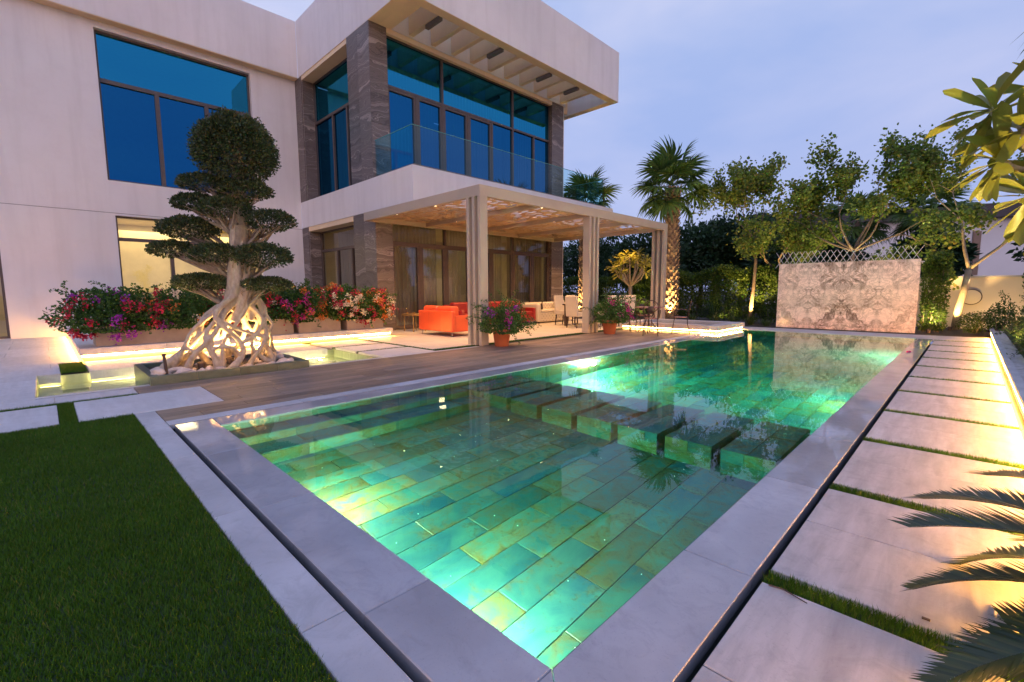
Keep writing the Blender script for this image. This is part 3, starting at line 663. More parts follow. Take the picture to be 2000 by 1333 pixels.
window('x', XF - 0.16, 1.69, 5.60, 0.45, 3.46, [(1.69, 5.60, 2.79, 3.46), (1.69, 3.0, 0.45, 2.79), (3.0, 4.3, 0.45, 2.79), (4.3, 5.6, 0.45, 2.79)], GLASSC, 0.10, 0.12, 'lit ground floor window behind the fig tree')
window('x', XF - 0.16, -3.4, -0.68, 0.0, 3.45, [(-3.4, -2.0, 0.0, 3.45), (-2.0, -0.68, 0.0, 3.45)], GLASSC, 0.12, 0.12)
# rooms
def room(x0, x1, y0, y1, z0, z1, m, name='room_lining'):
    b = MB()
    b.quad((x0, y0, z0), (x1, y0, z0), (x1, y0, z1), (x0, y0, z1)); b.quad((x0, y1, z0), (x1, y1, z0), (x1, y1, z1), (x0, y1, z1))
    b.quad((x0, y0, z0), (x0, y1, z0), (x0, y1, z1), (x0, y0, z1)); b.quad((x0, y0, z1), (x1, y0, z1), (x1, y1, z1), (x0, y1, z1))
    b.quad((x0, y0, z0), (x1, y0, z0), (x1, y1, z0), (x0, y1, z0)); b.quad((x1, y0, z0), (x1, y1, z0), (x1, y1, z0 + 0.01), (x1, y0, z0 + 0.01))
    return b.build(name, m, villa)
room(-20.6, XF - 0.301, 0.4, 7.0, 0.02, 3.49, WALLIN); room(-20.6, XF - 0.301, -6.0, 0.39, 0.02, 3.49, WALLIN)
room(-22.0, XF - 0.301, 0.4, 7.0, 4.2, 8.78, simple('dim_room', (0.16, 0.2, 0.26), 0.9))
lamp('AREA', 'room_lamp', (-19.2, 2.6, 3.40), 95, (1.0, 0.78, 0.38), villa, (-19.4, 2.6, 0), 1.6); lamp('AREA', 'room_lamp', (-19.2, 5.2, 3.40), 60, (1.0, 0.78, 0.38), villa, (-19.4, 5.2, 0), 1.2)
lamp('AREA', 'room_lamp', (-19.4, -1.8, 3.40), 30, (1.0, 0.78, 0.42), villa, (-19.4, -1.8, 0), 1.2)
MB().box(-19.6, -19.55, 0.8, 6.6, 2.95, 3.2).build('cove', WALLIN, villa)
# --- bay: stone piers in separate panels, recessed windows, slab band
def panels_y(y, x0, x1, z0, z1, nx, hz, off=0.0):      # facing -Y
    w = (x1 - x0) / nx
    for i in range(nx):
        z = z0 - (off * hz if i % 2 else 0)
        while z < z1 - 0.01:
            a, b_ = max(z, z0), min(z + hz, z1)
            if b_ - a > 0.02: MB().box(x0 + i * w + 0.002, x0 + (i + 1) * w - 0.002, y, y + 0.03, a + 0.002, b_ - 0.002).build('stone_panel', STONE, villa)
            z += hz
def panels_x(x, y0, y1, z0, z1, ny, hz, off=0.0):      # facing +X
    w = (y1 - y0) / ny
    for i in range(ny):
        z = z0 - off * hz
        while z < z1 - 0.01:
            a, b_ = max(z, z0), min(z + hz, z1)
            if b_ - a > 0.02: MB().box(x - 0.03, x, y0 + i * w + 0.002, y0 + (i + 1) * w - 0.002, a + 0.002, b_ - 0.002).build('stone_panel', STONE, villa)
            z += hz
for (z0, z1) in ((0.0, 3.55), (4.5, 8.795)):
    panels_y(YB + 0.002, -13.95, XB - 0.031, z0, z1, 2, 1.12, 0.35); panels_x(XB, YB + 0.003, 7.62, z0, z1, 1, 0.86, 0.2)
    panels_y(YB + 0.002, -18.0, -17.45, z0, z1, 1, 1.12, 0.5); panels_x(-17.42, YB + 0.034, YB + 0.44, z0, z1, 1, 1.12, 0.1)
    panels_x(XB, 15.12, 15.85, z0, z1, 1, 0.86, 0.5); panels_y(YB + 0.45, -13.95 + 0.0, -13.92, z0, z1, 1, 1.12)
    MB().box(-18.35, -17.455, YB + 0.035, YB + 0.6, z0, z1).build('pier', STUCCO, villa)
    MB().box(-13.94, XB - 0.033, YB + 0.036, 7.60, z0, z1).build('pier', STUCCO, villa)
    MB().box(XB - 0.45, XB - 0.033, 15.13, 15.85, z0, z1).build('pier', STUCCO, villa)
    panels_y(15.115, XB - 0.30, XB - 0.001, z0, z1, 1, 0.86)
# slab band and balcony
MB().box(XF + 0.005, -10.60, YB, 7.6, 3.56, 4.498).build('slab_band', STUCCO, villa, bevel=0.008)
MB().box(XB, -10.603, 7.601, 16.60, 3.56, 4.497).build('balcony_slab', STUCCO, villa)
MB().box(XF, XB - 0.2, 7.61, 15.8, 3.50, 4.45).build('floor_slab', WALLIN, villa)
# ground floor windows of the bay
g0, gt, g1 = 0.02, 2.70, 3.40
dl = [7.62, 8.68, 9.70, 10.75, 11.80, 12.95, 14.05, 15.12]
tr_ = [(7.62, 9.70), (9.70, 12.95), (12.95, 15.12)]
window('x', XB - 0.12, 7.62, 15.12, g0, g1, [(a, b, gt, g1) for a, b in tr_] + [(a, b, g0, gt) for a, b in zip(dl[:-1], dl[1:])], GLASSC, 0.07, 0.12, 'bronze framed sliding doors on the terrace', doors=[(a, b, g0, gt) for a, b in zip(dl[:-1], dl[1:])])
MB().box(XB - 0.3, XB - 0.002, 7.62, 15.12, 3.405, 3.56).build('lintel', SOFFIT, villa)
window('y', YB + 0.42, -17.42, -13.93, g0, g1, [(-17.42, -13.93, gt, g1), (-17.42, -16.1, g0, gt), (-16.1, -15.0, g0, gt), (-15.0, -13.93, g0, gt)], GLASSC, 0.09, 0.10, 'side window of the bay behind the bougainvillea')
MB().box(-17.45, -13.93, YB + 0.02, YB + 0.6, 3.40, 3.559).build('lintel', SOFFIT, villa)
# upper windows of the bay
u0, ut, u1_ = 4.50, 7.26, 8.66
ul = [7.62, 8.69, 9.70, 10.78, 11.90, 12.97, 14.15, 15.12]
window('x', XB - 0.12, 7.62, 15.12, u0, u1_, [(a, b, ut, u1_) for a, b in ((7.62, 9.70), (9.70, 12.97), (12.97, 15.12))] + [(a, b, u0, ut) for a, b in zip(ul[:-1], ul[1:])], GLASSB, 0.07, 0.12, 'blue glazed doors and transoms on the balcony', doors=[(a, b, u0, ut) for a, b in zip(ul[:4], ul[1:5])])
window('y', YB + 0.42, -17.42, -13.93, u0, u1_, [(-17.42, -13.93, ut, u1_), (-17.42, -16.0, u0, ut), (-16.0, -14.95, u0, ut), (-14.95, -13.93, u0, ut)], GLASSB, 0.09, 0.10, 'blue side window of the upper bay')
MB().box(-17.45, -13.93, YB + 0.02, YB + 0.6, 8.665, 8.796).build('lintel', SOFFIT, villa); MB().box(XB - 0.3, XB - 0.002, 7.62, 15.12, 8.665, 8.799).build('lintel', SOFFIT, villa)
for a, b in ((7.7, 9.6), (9.9, 12.7), (13.0, 15.05)):
    curtain('x', XB - 0.50, a, b, 0.05, 3.38, CURTAIN); curtain('x', XB - 0.50, a, b, 4.55, 8.62, CURTBLUE)
curtain('y', YB + 0.85, -16.9, -15.2, 0.05, 3.38, CURTAIN); curtain('y', YB + 0.85, -17.2, -14.2, 4.55, 8.62, CURTBLUE)
b = MB(); x0, x1, y0, y1 = XF, XB - 0.46, YB + 0.6, 15.8
for z0, z1 in ((0.01, 3.5),):
    b.quad((x0, y1, z0), (x1, y1, z0), (x1, y1, z1), (x0, y1, z1)); b.quad((x0, y0, z0), (x0, y1, z0), (x0, y1, z1), (x0, y0, z1)); b.quad((x0, y0, z0), (XB - 0.1, y0, z0), (XB - 0.1, y1, z0), (x0, y1, z0))
b.build('room_lining', WALLIN, villa)
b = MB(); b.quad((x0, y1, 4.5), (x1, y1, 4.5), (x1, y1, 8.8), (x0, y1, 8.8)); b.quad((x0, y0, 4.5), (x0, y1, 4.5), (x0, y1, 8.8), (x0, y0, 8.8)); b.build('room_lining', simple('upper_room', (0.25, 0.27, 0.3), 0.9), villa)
lamp('AREA', 'room_lamp', (-15.2, 11.5, 3.40), 55, (1.0, 0.80, 0.46), villa, (-15.2, 11.5, 0), 1.5)
MB().box(XF, XB - 0.05, 15.86, 15.95, 0, 8.8).build('wall', STUCCO, villa)
# roof with slatted overhang
RX, RY0, RY1, RZ0, RZ1 = -10.76, YB, 17.1, 8.8, 10.7
MB().box(-11.06, RX, RY0, RY1, RZ0, RZ1).build('fascia', STUCCO, villa, bevel=0.01)
MB().box(XF + 0.325, -11.063, RY0 + 0.0, RY0 + 0.35, RZ0 + 0.0, RZ1).build('fascia', STUCCO, villa, bevel=0.01)
MB().box(-18.0, -11.063, 16.80, RY1, RZ0, RZ1).build('fascia', STUCCO, villa, bevel=0.01)
MB().box(XB - 0.03, -11.064, RY0 + 0.352, 7.78, RZ0 + 0.002, RZ1 - 0.6).build('soffit', SOFFIT, villa)
MB().box(-17.9, XB + 0.012, RY0 + 0.353, 15.96, RZ0 + 0.003, 10.5).build('roof', STUCCO, villa)
MB().box(-11.5, -10.77, RY0 + 0.02, 16.79, RZ0 - 0.012, RZ0 - 0.001).build('soffit', SOFFIT, villa) if False else None
MB().box(-11.058, RX - 0.003, RY0 + 0.36, RY1 - 0.003, RZ0 - 0.006, RZ0 - 0.001).build('soffit', SOFFIT, villa)
MB().box(-17.6, -11.06, 16.803, RY1 - 0.003, RZ0 - 0.006, RZ0 - 0.001).build('soffit', SOFFIT, villa)
MB().box(XF + 0.33, -11.06, RY0 + 0.004, RY0 + 0.345, RZ0 - 0.006, RZ0 - 0.001).build('soffit', SOFFIT, villa)
for k in range(10):
    y = 8.38 + 0.8 * k
    MB().box(XB + 0.014, -11.064, y, y + 0.16, 8.86, 9.5).build('roof_beam', SOFFIT, villa)
for k in range(4):
    x = -13.3 - 1.2 * k
    MB().box(x, x + 0.16, 15.97, 16.797, 8.86, 9.5).build('roof_beam', SOFFIT, villa)
for y in (8.46, 10.86, 13.26, 14.86):
    MB().box(-11.78, -11.10, y - 0.06, y + 0.06, 8.74, 8.857).build('luminaire', GREYM, villa, bevel=0.01)
# glass balustrade
bal = MB().box(-10.70, -10.62, 7.1, 15.95, 4.498, 4.53).build('balustrade', GREYM, villa)
MB().box(-12.58, -10.70, 7.09, 7.13, 4.499, 4.53).build('balustrade', GREYM, villa)
ys = np.linspace(7.10, 15.95, 9)
for a, b_ in zip(ys[:-1], ys[1:]):
    MB().quad((-10.66, a + 0.006, 4.53), (-10.66, b_ - 0.006, 4.53), (-10.66, b_ - 0.006, 5.52), (-10.66, a + 0.006, 5.52)).build('pane', GLASSR, bal); MB().box(-10.670, -10.650, a + 0.006, b_ - 0.006, 5.521, 5.533).build('pane_edge', GEDGE, bal)
MB().quad((-12.56, 7.108, 4.53), (-10.68, 7.108, 4.53), (-10.68, 7.108, 5.52), (-12.56, 7.108, 5.52)).build('pane', GLASSR, bal); MB().box(-12.56, -10.68, 7.098, 7.118, 5.521, 5.533).build('pane_edge', GEDGE, bal)
MB().quad((-12.5, 15.942, 4.53), (-10.68, 15.942, 4.53), (-10.68, 15.942, 5.52), (-12.5, 15.942, 5.52)).build('pane', GLASSR, bal); MB().box(-12.5, -10.68, 15.932, 15.952, 5.521, 5.533).build('pane_edge', GEDGE, bal)

# ================================================================== PERGOLA
GX0, GX1, GY0, GY1, GZ0, GZ1 = -12.58, -7.55, 6.68, 15.25, 3.22, 3.45
perg = empty('pergola', (-7.6, 6.7, 0), 'taupe metal pergola with coral-pattern roof panels over the terrace', 'pergola')
MB().box(GX1 - 0.12, GX1, GY0, GY1, GZ0, GZ1).build('beam', PERG, perg, bevel=0.004)
MB().box(GX0, GX1 - 0.121, GY0, GY0 + 0.12, GZ0, GZ1 - 0.001).build('beam', PERG, perg, bevel=0.004); MB().box(GX0, GX1 - 0.121, GY1 - 0.12, GY1, GZ0, GZ1 - 0.001).build('beam', PERG, perg, bevel=0.004)
MB().box(GX0, GX0 + 0.10, GY0 + 0.121, GY1 - 0.121, GZ0, GZ1 - 0.002).build('beam', PERG, perg, bevel=0.004)
cb = [GY0 + 0.12, 8.80, 10.92, 13.05, GY1 - 0.12]
for y in cb[1:-1]: MB().box(GX0 + 0.101, GX1 - 0.122, y - 0.05, y + 0.05, GZ0 + 0.02, GZ1 - 0.03).build('beam', PERG, perg)
FX = [-7.55, -7.735, -7.92]
for x in FX:
    MB().box(x - 0.085, x, GY0 + 0.002, GY0 + 0.22, 0, GZ0 - 0.001).build('post_fin', PERG, perg, bevel=0.004)
    MB().box(x - 0.085, x, GY1 - 0.222, GY1 - 0.002, 0, GZ0 - 0.001).build('post_fin', PERG, perg, bevel=0.004)
for y in (10.68, 10.87, 11.06): MB().box(-7.77, -7.55, y, y + 0.085, 0, GZ0 - 0.001).build('post_fin', PERG, perg, bevel=0.004)
# perforated panels: real openings cut from a fine grid by a coral-like field
def field(X, Y, seed):
    g = np.random.default_rng(seed); f = np.zeros_like(X)
    for k in range(26):
        a = g.uniform(0, 2 * np.pi); w = g.uniform(10.0, 22.0); f += np.sin(w * (X * np.cos(a) + Y * np.sin(a)) + g.uniform(0, 6.28))
    return f / math.sqrt(26)
for k in range(4):
    ya, yb = cb[k] + (0.051 if k else 0.0), cb[k + 1] - (0.051 if k < 3 else 0.0); xa, xb = GX0 + 0.105, GX1 - 0.125
    c = 0.024; nx, ny = int((xb - xa) / c), int((yb - ya) / c)
    gx, gy = np.meshgrid(np.linspace(xa, xb, nx + 1), np.linspace(ya, yb, ny + 1), indexing='ij')
    jx = np.clip(gx + nr.uniform(-0.006, 0.006, gx.shape), xa, xb); jy = np.clip(gy + nr.uniform(-0.006, 0.006, gy.shape), ya, yb)
    V = np.stack([jx - perg.location.x, jy - perg.location.y, np.full_like(jx, 3.36)], -1).reshape(-1, 3)
    cx_, cy_ = (gx[:-1, :-1] + c / 2), (gy[:-1, :-1] + c / 2)
    keep = np.abs(field(cx_, cy_, 5)) < 0.60
    keep |= (cx_ - xa < 0.06) | (xb - cx_ < 0.06) | (cy_ - ya < 0.06) | (yb - cy_ < 0.06)
    I, J = np.nonzero(keep); n1 = ny + 1
    F = np.stack([I * n1 + J, (I + 1) * n1 + J, (I + 1) * n1 + J + 1, I * n1 + J + 1], 1)
    o = link('roof_panel', np_mesh('roof_panel', V, F, PERGP), perg, (0, 0, 0), local=True)
    sm_ = o.modifiers.new('thick', 'SOLIDIFY'); sm_.thickness = 0.008
def downlight(x, y, z, e):
    h = MB().lathe([(0.05, 0.0), (0.05, -0.012), (0.036, -0.014), (0.034, -0.004)], 16, (x, y, z)).build('downlight', STEEL, perg, True)
    d = MB().lathe([(0.035, -0.005)], 16, (x, y, z)); d.f = [tuple(range(15, -1, -1))]; d.build('lens', DOWN, h)
    lamp('SPOT', 'downlight_lamp', (x, y, z - 0.03), e, (1.0, 0.52, 0.17), perg, (x, y, 0), 0.03, 120, 0.7)
for (x, y) in ((-9.2, GY0 + 0.06), (-10.9, GY0 + 0.06), (GX1 - 0.06, 8.75), (GX1 - 0.06, 13.1), (-9.3, GY1 - 0.06), (-11.2, GY1 - 0.06)):
    downlight(x, y, GZ0, 280)
for (x, y) in ((-11.0, 8.8), (-11.0, 10.92), (-11.0, 13.05), (-9.0, 10.92)): downlight(x, y, GZ0 + 0.02, 210)

# ================================================================== POND, BED AND KERBS
pb = MB()
x0, x1, y0, y1, zf = HF[0], HF[1], HF[2], HF[3], -0.42
pb.quad((x0, y0, zf - 0.02), (x1, y0, zf - 0.02), (x1, y1, zf - 0.02), (x0, y1, zf - 0.02))
pb.quad((x0, y0, zf - 0.02), (x0, y1, zf - 0.02), (x0, y1, -0.045), (x0, y0, -0.045)); pb.quad((x0, y1, zf - 0.02), (x1, y1, zf - 0.02), (x1, y1, -0.045), (x0, y1, -0.045)); pb.quad((x0, y0, zf - 0.02), (x1, y0, zf - 0.02), (x1, y0, -0.045), (x0, y0, -0.045)); pb.quad((x1, y0, zf - 0.02), (x1, y1, zf - 0.02), (x1, y1, -0.045), (x1, y0, -0.045))
pond = setp(pb.build('pond', PONDT), kind='structure')
pave(pond, x0, x1, y0, y1, 0.23, 0.9, PONDT, 0.004, zf, 'floor_tile', 0.02, 0.4)
pave(pond, -7.452, -7.60, 0.72, 4.35, 0.15, 1.2, PAVER, 0.003, 0.0, 'edge_slab', 0.10)
pw = setp(MB().quad((x0 + 0.002, y0 + 0.002, -0.16), (x1 - 0.002, y0 + 0.002, -0.16), (x1 - 0.002, y1 - 0.002, -0.16), (x0 + 0.002, y1 - 0.002, -0.16)).build('pond_water', WATER), kind='structure')
for (a, b) in ((-0.148, 0.10), (0.42, 2.5), (2.62, 4.15)):
    MB().box(-9.66, -9.602, a + 0.003, b - 0.003, -0.135, -0.0405).build('skirt', PAVER, pond); MB().box(-9.72, -9.70, a + 0.02, b - 0.02, -0.13, -0.11).build('led_strip', LEDW, pond)
pave(pond, -9.602, -9.75, -0.148, 0.10, 0.15, 0.3, PAVER, 0.003, 0.0, 'edge_slab', 0.04)
for (x, y) in ((-9.45, 1.0), (-9.45, 3.45), (-9.4, 3.9), (-8.6, 0.2), (-8.7, 3.7)):
    f_ = MB().lathe([(0.05, 0.0), (0.05, 0.03), (0.04, 0.032)], 14, (x, y, zf)).build('pond_lamp', STEEL, pond); d = MB().lathe([(0.04, 0.031)], 14, (x, y, zf)); d.f = [tuple(range(14))]; d.build('lens', LEDW, f_)
    lamp('POINT', 'pond_lamp_light', (x, y, zf + 0.08), 16, (1.0, 0.84, 0.36), pond, None, 0.03)
# stone-edged bed with the fig tree
BX0, BX1, BY0, BY1, BZ = -9.0, -7.45, 0.89, 2.92, 0.115
bed = empty('tree_bed', (-8.2, 1.9, -0.42), 'low green stone bed rising from the pond under the fig tree', 'planter')
for (a, b_, c, d) in ((BX1 - 0.1, BX1 - 0.004, BY0, BY1), (BX0, BX0 + 0.1, BY0, BY1)):
    yy = c
    while yy < d - 0.01: MB().box(a, b_, yy + 0.002, min(yy + 0.52, d) - 0.002, -0.42, BZ).build('kerb_stone', BEDT, bed, bevel=0.004); yy += 0.52
for (c, d) in ((BY0, BY0 + 0.1), (BY1 - 0.1, BY1)):
    MB().box(BX0 + 0.102, BX1 - 0.102, c, d, -0.42, BZ - 0.001).build('kerb_stone', BEDT, bed, bevel=0.004)
MB().box(BX0 + 0.103, BX1 - 0.103, BY0 + 0.103, BY1 - 0.103, -0.28, 0.06).build('soil', SOIL, bed)
# kerb with light strip in front of the planters
KX, KY0, KY1 = -11.1, 0.375, 6.62
kerb = empty('planter_kerb', (KX, 3.5, 0), 'floating white stone kerb with warm strip light under the bougainvillea', 'kerb')
yy = KY0
while yy < KY1 - 0.05: MB().box(KX - 0.45, KX, yy + 0.002, min(yy + 1.25, KY1) - 0.002, 0.095, 0.22).build('kerb_slab', PAVER, kerb, bevel=0.004); yy += 1.25
xx = KX - 0.45
while xx > -17.9: MB().box(max(xx - 1.25, -17.95) + 0.002, xx - 0.002, KY0, KY0 + 0.35, 0.095, 0.219).build('kerb_slab', PAVER, kerb, bevel=0.004); xx -= 1.25
MB().box(KX - 0.44, KX - 0.06, KY0 + 0.06, KY1 - 0.05, -0.03, 0.096).build('kerb_base', MORTAR, kerb); MB().box(-17.9, KX - 0.45, KY0 + 0.06, KY0 + 0.34, -0.03, 0.096).build('kerb_base', MORTAR, kerb)
MB().box(KX - 0.055, KX - 0.03, KY0 + 0.05, KY1 - 0.06, 0.068, 0.092).build('led_strip', LED, kerb); MB().box(-17.8, KX - 0.05, KY0 + 0.03, KY0 + 0.055, 0.068, 0.092).build('led_strip', LED, kerb)
def planter(y0, y1, label):
    p = empty('planter_box', (-11.6, (y0 + y1) / 2, 0.22), label, 'planter', 'tan planter boxes on the white kerb')
    b = MB(); x0, x1, z0, z1, t = -12.05, -11.30, 0.221, 0.58, 0.04
    b.box(x1 - t, x1, y0, y1, z0, z1); b.box(x0, x0 + t, y0, y1, z0, z1); b.box(x0 + t, x1 - t, y0, y0 + t, z0, z1); b.box(x0 + t, x1 - t, y1 - t, y1, z0, z1)
    b.build('wall', PLANT, p, bevel=0.004); MB().box(x0 + t + 0.001, x1 - t - 0.001, y0 + t + 0.001, y1 - t - 0.001, z0 + 0.01, z1 - 0.05).build('soil', SOIL, p)
pys = [(0.62, 2.35), (2.42, 4.1), (4.22, 5.25), (5.42, 6.45)]
for (a, b_), l in zip(pys, ('tan planter box at the left end of the lit kerb', 'tan planter box behind the fig tree roots', 'tan planter box right of the fig tree roots', 'tan planter box beside the stone pier')): planter(a, b_, l)
# plunge pool raised at the far corner
SX0, SX1, SY0, SY1, SZ = -7.9, -4.86, 12.95, 15.05, 0.21
spa = empty('plunge_pool', (-6.4, 14, 0), 'raised pale stone plunge pool with light strip under its rim', 'plunge pool')
W_ = 0.34
MB().box(SX0, SX1, SY0, SY0 + W_, 0.07, SZ).build('rim', COPEDRY, spa, bevel=0.004); MB().box(SX0, SX1, SY1 - W_, SY1, 0.07, SZ).build('rim', COPEDRY, spa, bevel=0.004)
MB().box(SX0, SX0 + W_, SY0 + W_ + 0.002, SY1 - W_ - 0.002, 0.07, SZ - 0.001).build('rim', COPEDRY, spa, bevel=0.004); MB().box(SX1 - W_, SX1, SY0 + W_ + 0.002, SY1 - W_ - 0.002, 0.07, SZ - 0.001).build('rim', COPEDRY, spa, bevel=0.004)
MB().box(SX0 + 0.08, SX1 - 0.08, SY0 + 0.08, SY1 - 0.08, 0.0, 0.071).build('base', BEDT, spa)
MB().quad((SX0 + W_ - 0.01, SY0 + W_ - 0.01, 0.13), (SX1 - W_ + 0.01, SY0 + W_ - 0.01, 0.13), (SX1 - W_ + 0.01, SY1 - W_ + 0.01, 0.13), (SX0 + W_ - 0.01, SY1 - W_ + 0.01, 0.13)).build('spa_water', WATER, spa)
MB().box(SX0 + 0.05, SX1 - 0.05, SY0 + 0.045, SY0 + 0.07, 0.052, 0.069).build('led_strip', LED, spa); MB().box(SX1 - 0.07, SX1 - 0.045, SY0 + 0.075, SY1 - 0.05, 0.052, 0.069).build('led_strip', LED, spa)
# kerb along the path
pk = empty('path_kerb', (0.42, 8, 0), 'low pale kerb with warm strip light along the stepping slabs', 'kerb')
yy = -1.0
while yy < 17.0: MB().box(0.42, 0.50, yy + 0.002, yy + 1.198, 0.095, 0.15).build('kerb_slab', COPEDRY, pk, bevel=0.003); yy += 1.2
MB().box(0.445, 0.50, -1.0, 17.0, -0.04, 0.0955).build('kerb_base', COPEDRY, pk); MB().box(0.428, 0.444, -1.0, 16.9, 0.068, 0.092).build('led_strip', LEDP, pk)
verge = setp(MB().box(0.501, 6.5, -3.0, 19.0, -0.05, 0.085).build('planting_bed', SOIL), kind='structure')
pave(verge, 0.505, 0.66, -1.0, 17.0, 0.16, 1.2, PAVERX, 0.004, 0.125, 'paver', 0.038)

# ================================================================== FOLIAGE TOOLS
def unit(v): return v / np.maximum(np.linalg.norm(v, axis=-1, keepdims=True), 1e-9)
def leaf_mesh(name, P, D, L, W, m, fold=0.25, shape='oval', N=None, droop=0.0):
    """one small folded leaf per point: P base, D direction"""
    n = len(P); D = unit(D); N = nr.normal(size=(n, 3)) if N is None else N
    S = unit(np.cross(D, N)); U = np.cross(S, D)
    L = np.broadcast_to(L, (n,))[:, None]; W = np.broadcast_to(W, (n,))[:, None]
    dr = np.array([0, 0, -1.0]) * droop * L
    if shape == 'oval':
        v = [P, P + D * L * 0.45 + S * W * 0.5 + U * W * fold, P + D * L + dr, P + D * L * 0.45 - S * W * 0.5 + U * W * fold]
        F = np.array([[0, 1, 2], [0, 2, 3]]); k = 4
    elif shape == 'round':
        v = [P, P + D * L * 0.25 + S * W * 0.46 + U * W * fold * 0.7, P + D * L * 0.72 + S * W * 0.42 + U * W * fold * 0.7, P + D * L + dr, P + D * L * 0.72 - S * W * 0.42 + U * W * fold * 0.7, P + D * L * 0.25 - S * W * 0.46 + U * W * fold * 0.7]
        F = np.array([[0, 1, 2], [0, 2, 3], [0, 3, 4], [0, 4, 5]]); k = 6
    else:  # strap: long bent blade in three steps
        b = lambda f: P + D * L * f + np.array([0, 0, -1.0]) * droop * L * f ** 2.2
        v = [b(0) - S * W * 0.4, b(0) + S * W * 0.4, b(0.4) - S * W * 0.5, b(0.4) + S * W * 0.5, b(0.75) - S * W * 0.35, b(0.75) + S * W * 0.35, b(1.0)]
        F = np.array([[0, 1, 3], [0, 3, 2], [2, 3, 5], [2, 5, 4], [4, 5, 6]]); k = 7
    V = np.stack(v, 1).reshape(-1, 3); FF = (F[None] + (np.arange(n) * k)[:, None, None]).reshape(-1, 3)
    return np_mesh(name, V, FF, m)
def sph(n): return unit(nr.normal(size=(n, 3)))
def add_leaves(name, P, D, L, W, m, parent, **kw):
    off = np.array(wloc(parent)) if parent is not None else 0.0
    return link(name, leaf_mesh(name, P - off, D, L, W, m, **kw), parent, (0, 0, 0), local=True)
def grow(mb, p, d, length, r, depth, tips, rg, bend=0.35, up=0.15, forks=(2, 3), shrink=0.72, spread=0.6, rtip=0.5):
    pts = [Vector(p)]; rs = [r]; d = Vector(d).normalized(); n = 5
    for k in range(n):
        d = (d + Vector((rg.gauss(0, bend), rg.gauss(0, bend), rg.gauss(0, bend) + up)) * 0.33).normalized()
        pts.append(pts[-1] + d * (length / n)); rs.append(r * (1 - (1 - rtip) * (k + 1) / n))
    mb.tube(pts, rs, 7 if r > 0.03 else 5)
    if depth <= 1: tips += [(p_, d.copy()) for p_ in pts[1:]]
    if depth == 0: return
    for j in range(rg.randint(*forks)):
        s = Vector((rg.gauss(0, 1), rg.gauss(0, 1), rg.gauss(0, 0.6))); s = (s - d * s.dot(d)).normalized()
        grow(mb, pts[-1] if j < 2 else pts[-2], (d + s * spread * rg.uniform(0.7, 1.3)).normalized(), length * shrink * rg.uniform(0.8, 1.2), rs[-1] * 0.8, depth - 1, tips, rg, bend, up, forks, shrink, spread, rtip)
def uplight(x, y, z, e, target, label, colr=(1.0, 0.60, 0.20), cone=75):
    u = empty('garden_uplight', (x, y, z), label, 'lamp', 'small garden uplights')
    b = MB().lathe([(0.05, 0.0), (0.055, 0.10), (0.045, 0.11), (0.045, 0.09)], 14, (x, y, z)); b.build('housing', METALB, u, True)
    d = MB().lathe([(0.044, 0.095)], 14, (x, y, z)); d.f = [tuple(range(14))]; d.build('lens', UPL, u)
    lamp('SPOT', 'uplight_lamp', (x, y, z + 0.12), e, colr, u, target, 0.04, cone, 0.6)

# ================================================================== FIG TREE WITH OPEN ROOTS
TC = Vector((-8.22, 1.93, 0.06))
tree = empty('fig_tree', TC, 'cloud-pruned fig tree with pale braided aerial roots in the pond bed', 'tree')
LVv = Vector((0.711, 0.703, 0.0))
def axoff(z): return LVv * (0.33 * min(1.0, max(0.0, z / 1.1)) ** 1.2 + 0.035 * max(0.0, z - 1.1))
rg = random.Random(5)
rb = MB()
def rootpath(a0, a1, r0, r1, z0, z1, wob, n=12, e=1.5):
    pts = []; ph = rg.uniform(0, 6.28); ph2 = rg.uniform(0, 6.28)
    for k in range(n + 1):
        f = k / n; a = a0 + (a1 - a0) * f + wob * 0.35 * math.sin(ph + f * 7); r = r0 + (r1 - r0) * (math.sin(f * math.pi / 2) ** e) + wob * 0.10 * math.sin(ph2 + f * 8)
        pts.append(TC + axoff(z0 + (z1 - z0) * f) + Vector((math.cos(a) * r * 0.66, math.sin(a) * r, z0 + (z1 - z0) * f)))
    return pts
nR = 21; ends = []
for i in range(nR):
    a = 2 * math.pi * i / nR + rg.uniform(-0.15, 0.15); tw_ = rg.choice((-1, 1)) * rg.uniform(0.2, 0.8)
    pts = rootpath(a - tw_, a, 0.10, rg.uniform(0.60, 0.74), rg.uniform(1.0, 1.2), -0.02, rg.uniform(0.3, 0.9), 12, rg.uniform(0.75, 1.15))
    n = len(pts); w = rg.uniform(0.028, 0.048)
    rb.tube(pts, [w * (1.25 - 0.40 * math.sin(math.pi * k / (n - 1)) + (0.25 if k > n - 3 else 0)) for k in range(n)], 8); ends.append(pts)
for i in range(30):                # cross links between neighbouring roots
    A = ends[i % nR]; B = ends[(i + rg.choice((1, 1, 2))) % nR]; ka = rg.randint(4, 9); kb = max(3, min(11, ka + rg.randint(-3, 3)))
    p, q = A[ka], B[kb]; mid = (p + q) / 2 + (((p + q) / 2 - TC) * Vector((1, 1, 0))).normalized() * rg.uniform(-0.02, 0.10) + Vector((0, 0, rg.uniform(-0.08, 0.08)))
    rb.tube([p, p.lerp(mid, 0.55), mid, q.lerp(mid, 0.55), q], [0.036, 0.026, 0.024, 0.026, 0.036], 8)
for i in range(6):                 # fat braided bundle above
    a = i * 1.047; rb.tube([TC + axoff(z_) + Vector((math.cos(a) * r_ * 0.8, math.sin(a) * r_, z_)) for a, r_, z_ in ((a - .3, 0.26, 0.70), (a, 0.17, 0.95), (a + .3, 0.14, 1.2), (a + .7, 0.10, 1.6), (a + 1.2, 0.08, 2.15))], [0.045, 0.065, 0.07, 0.08, 0.07], 9)
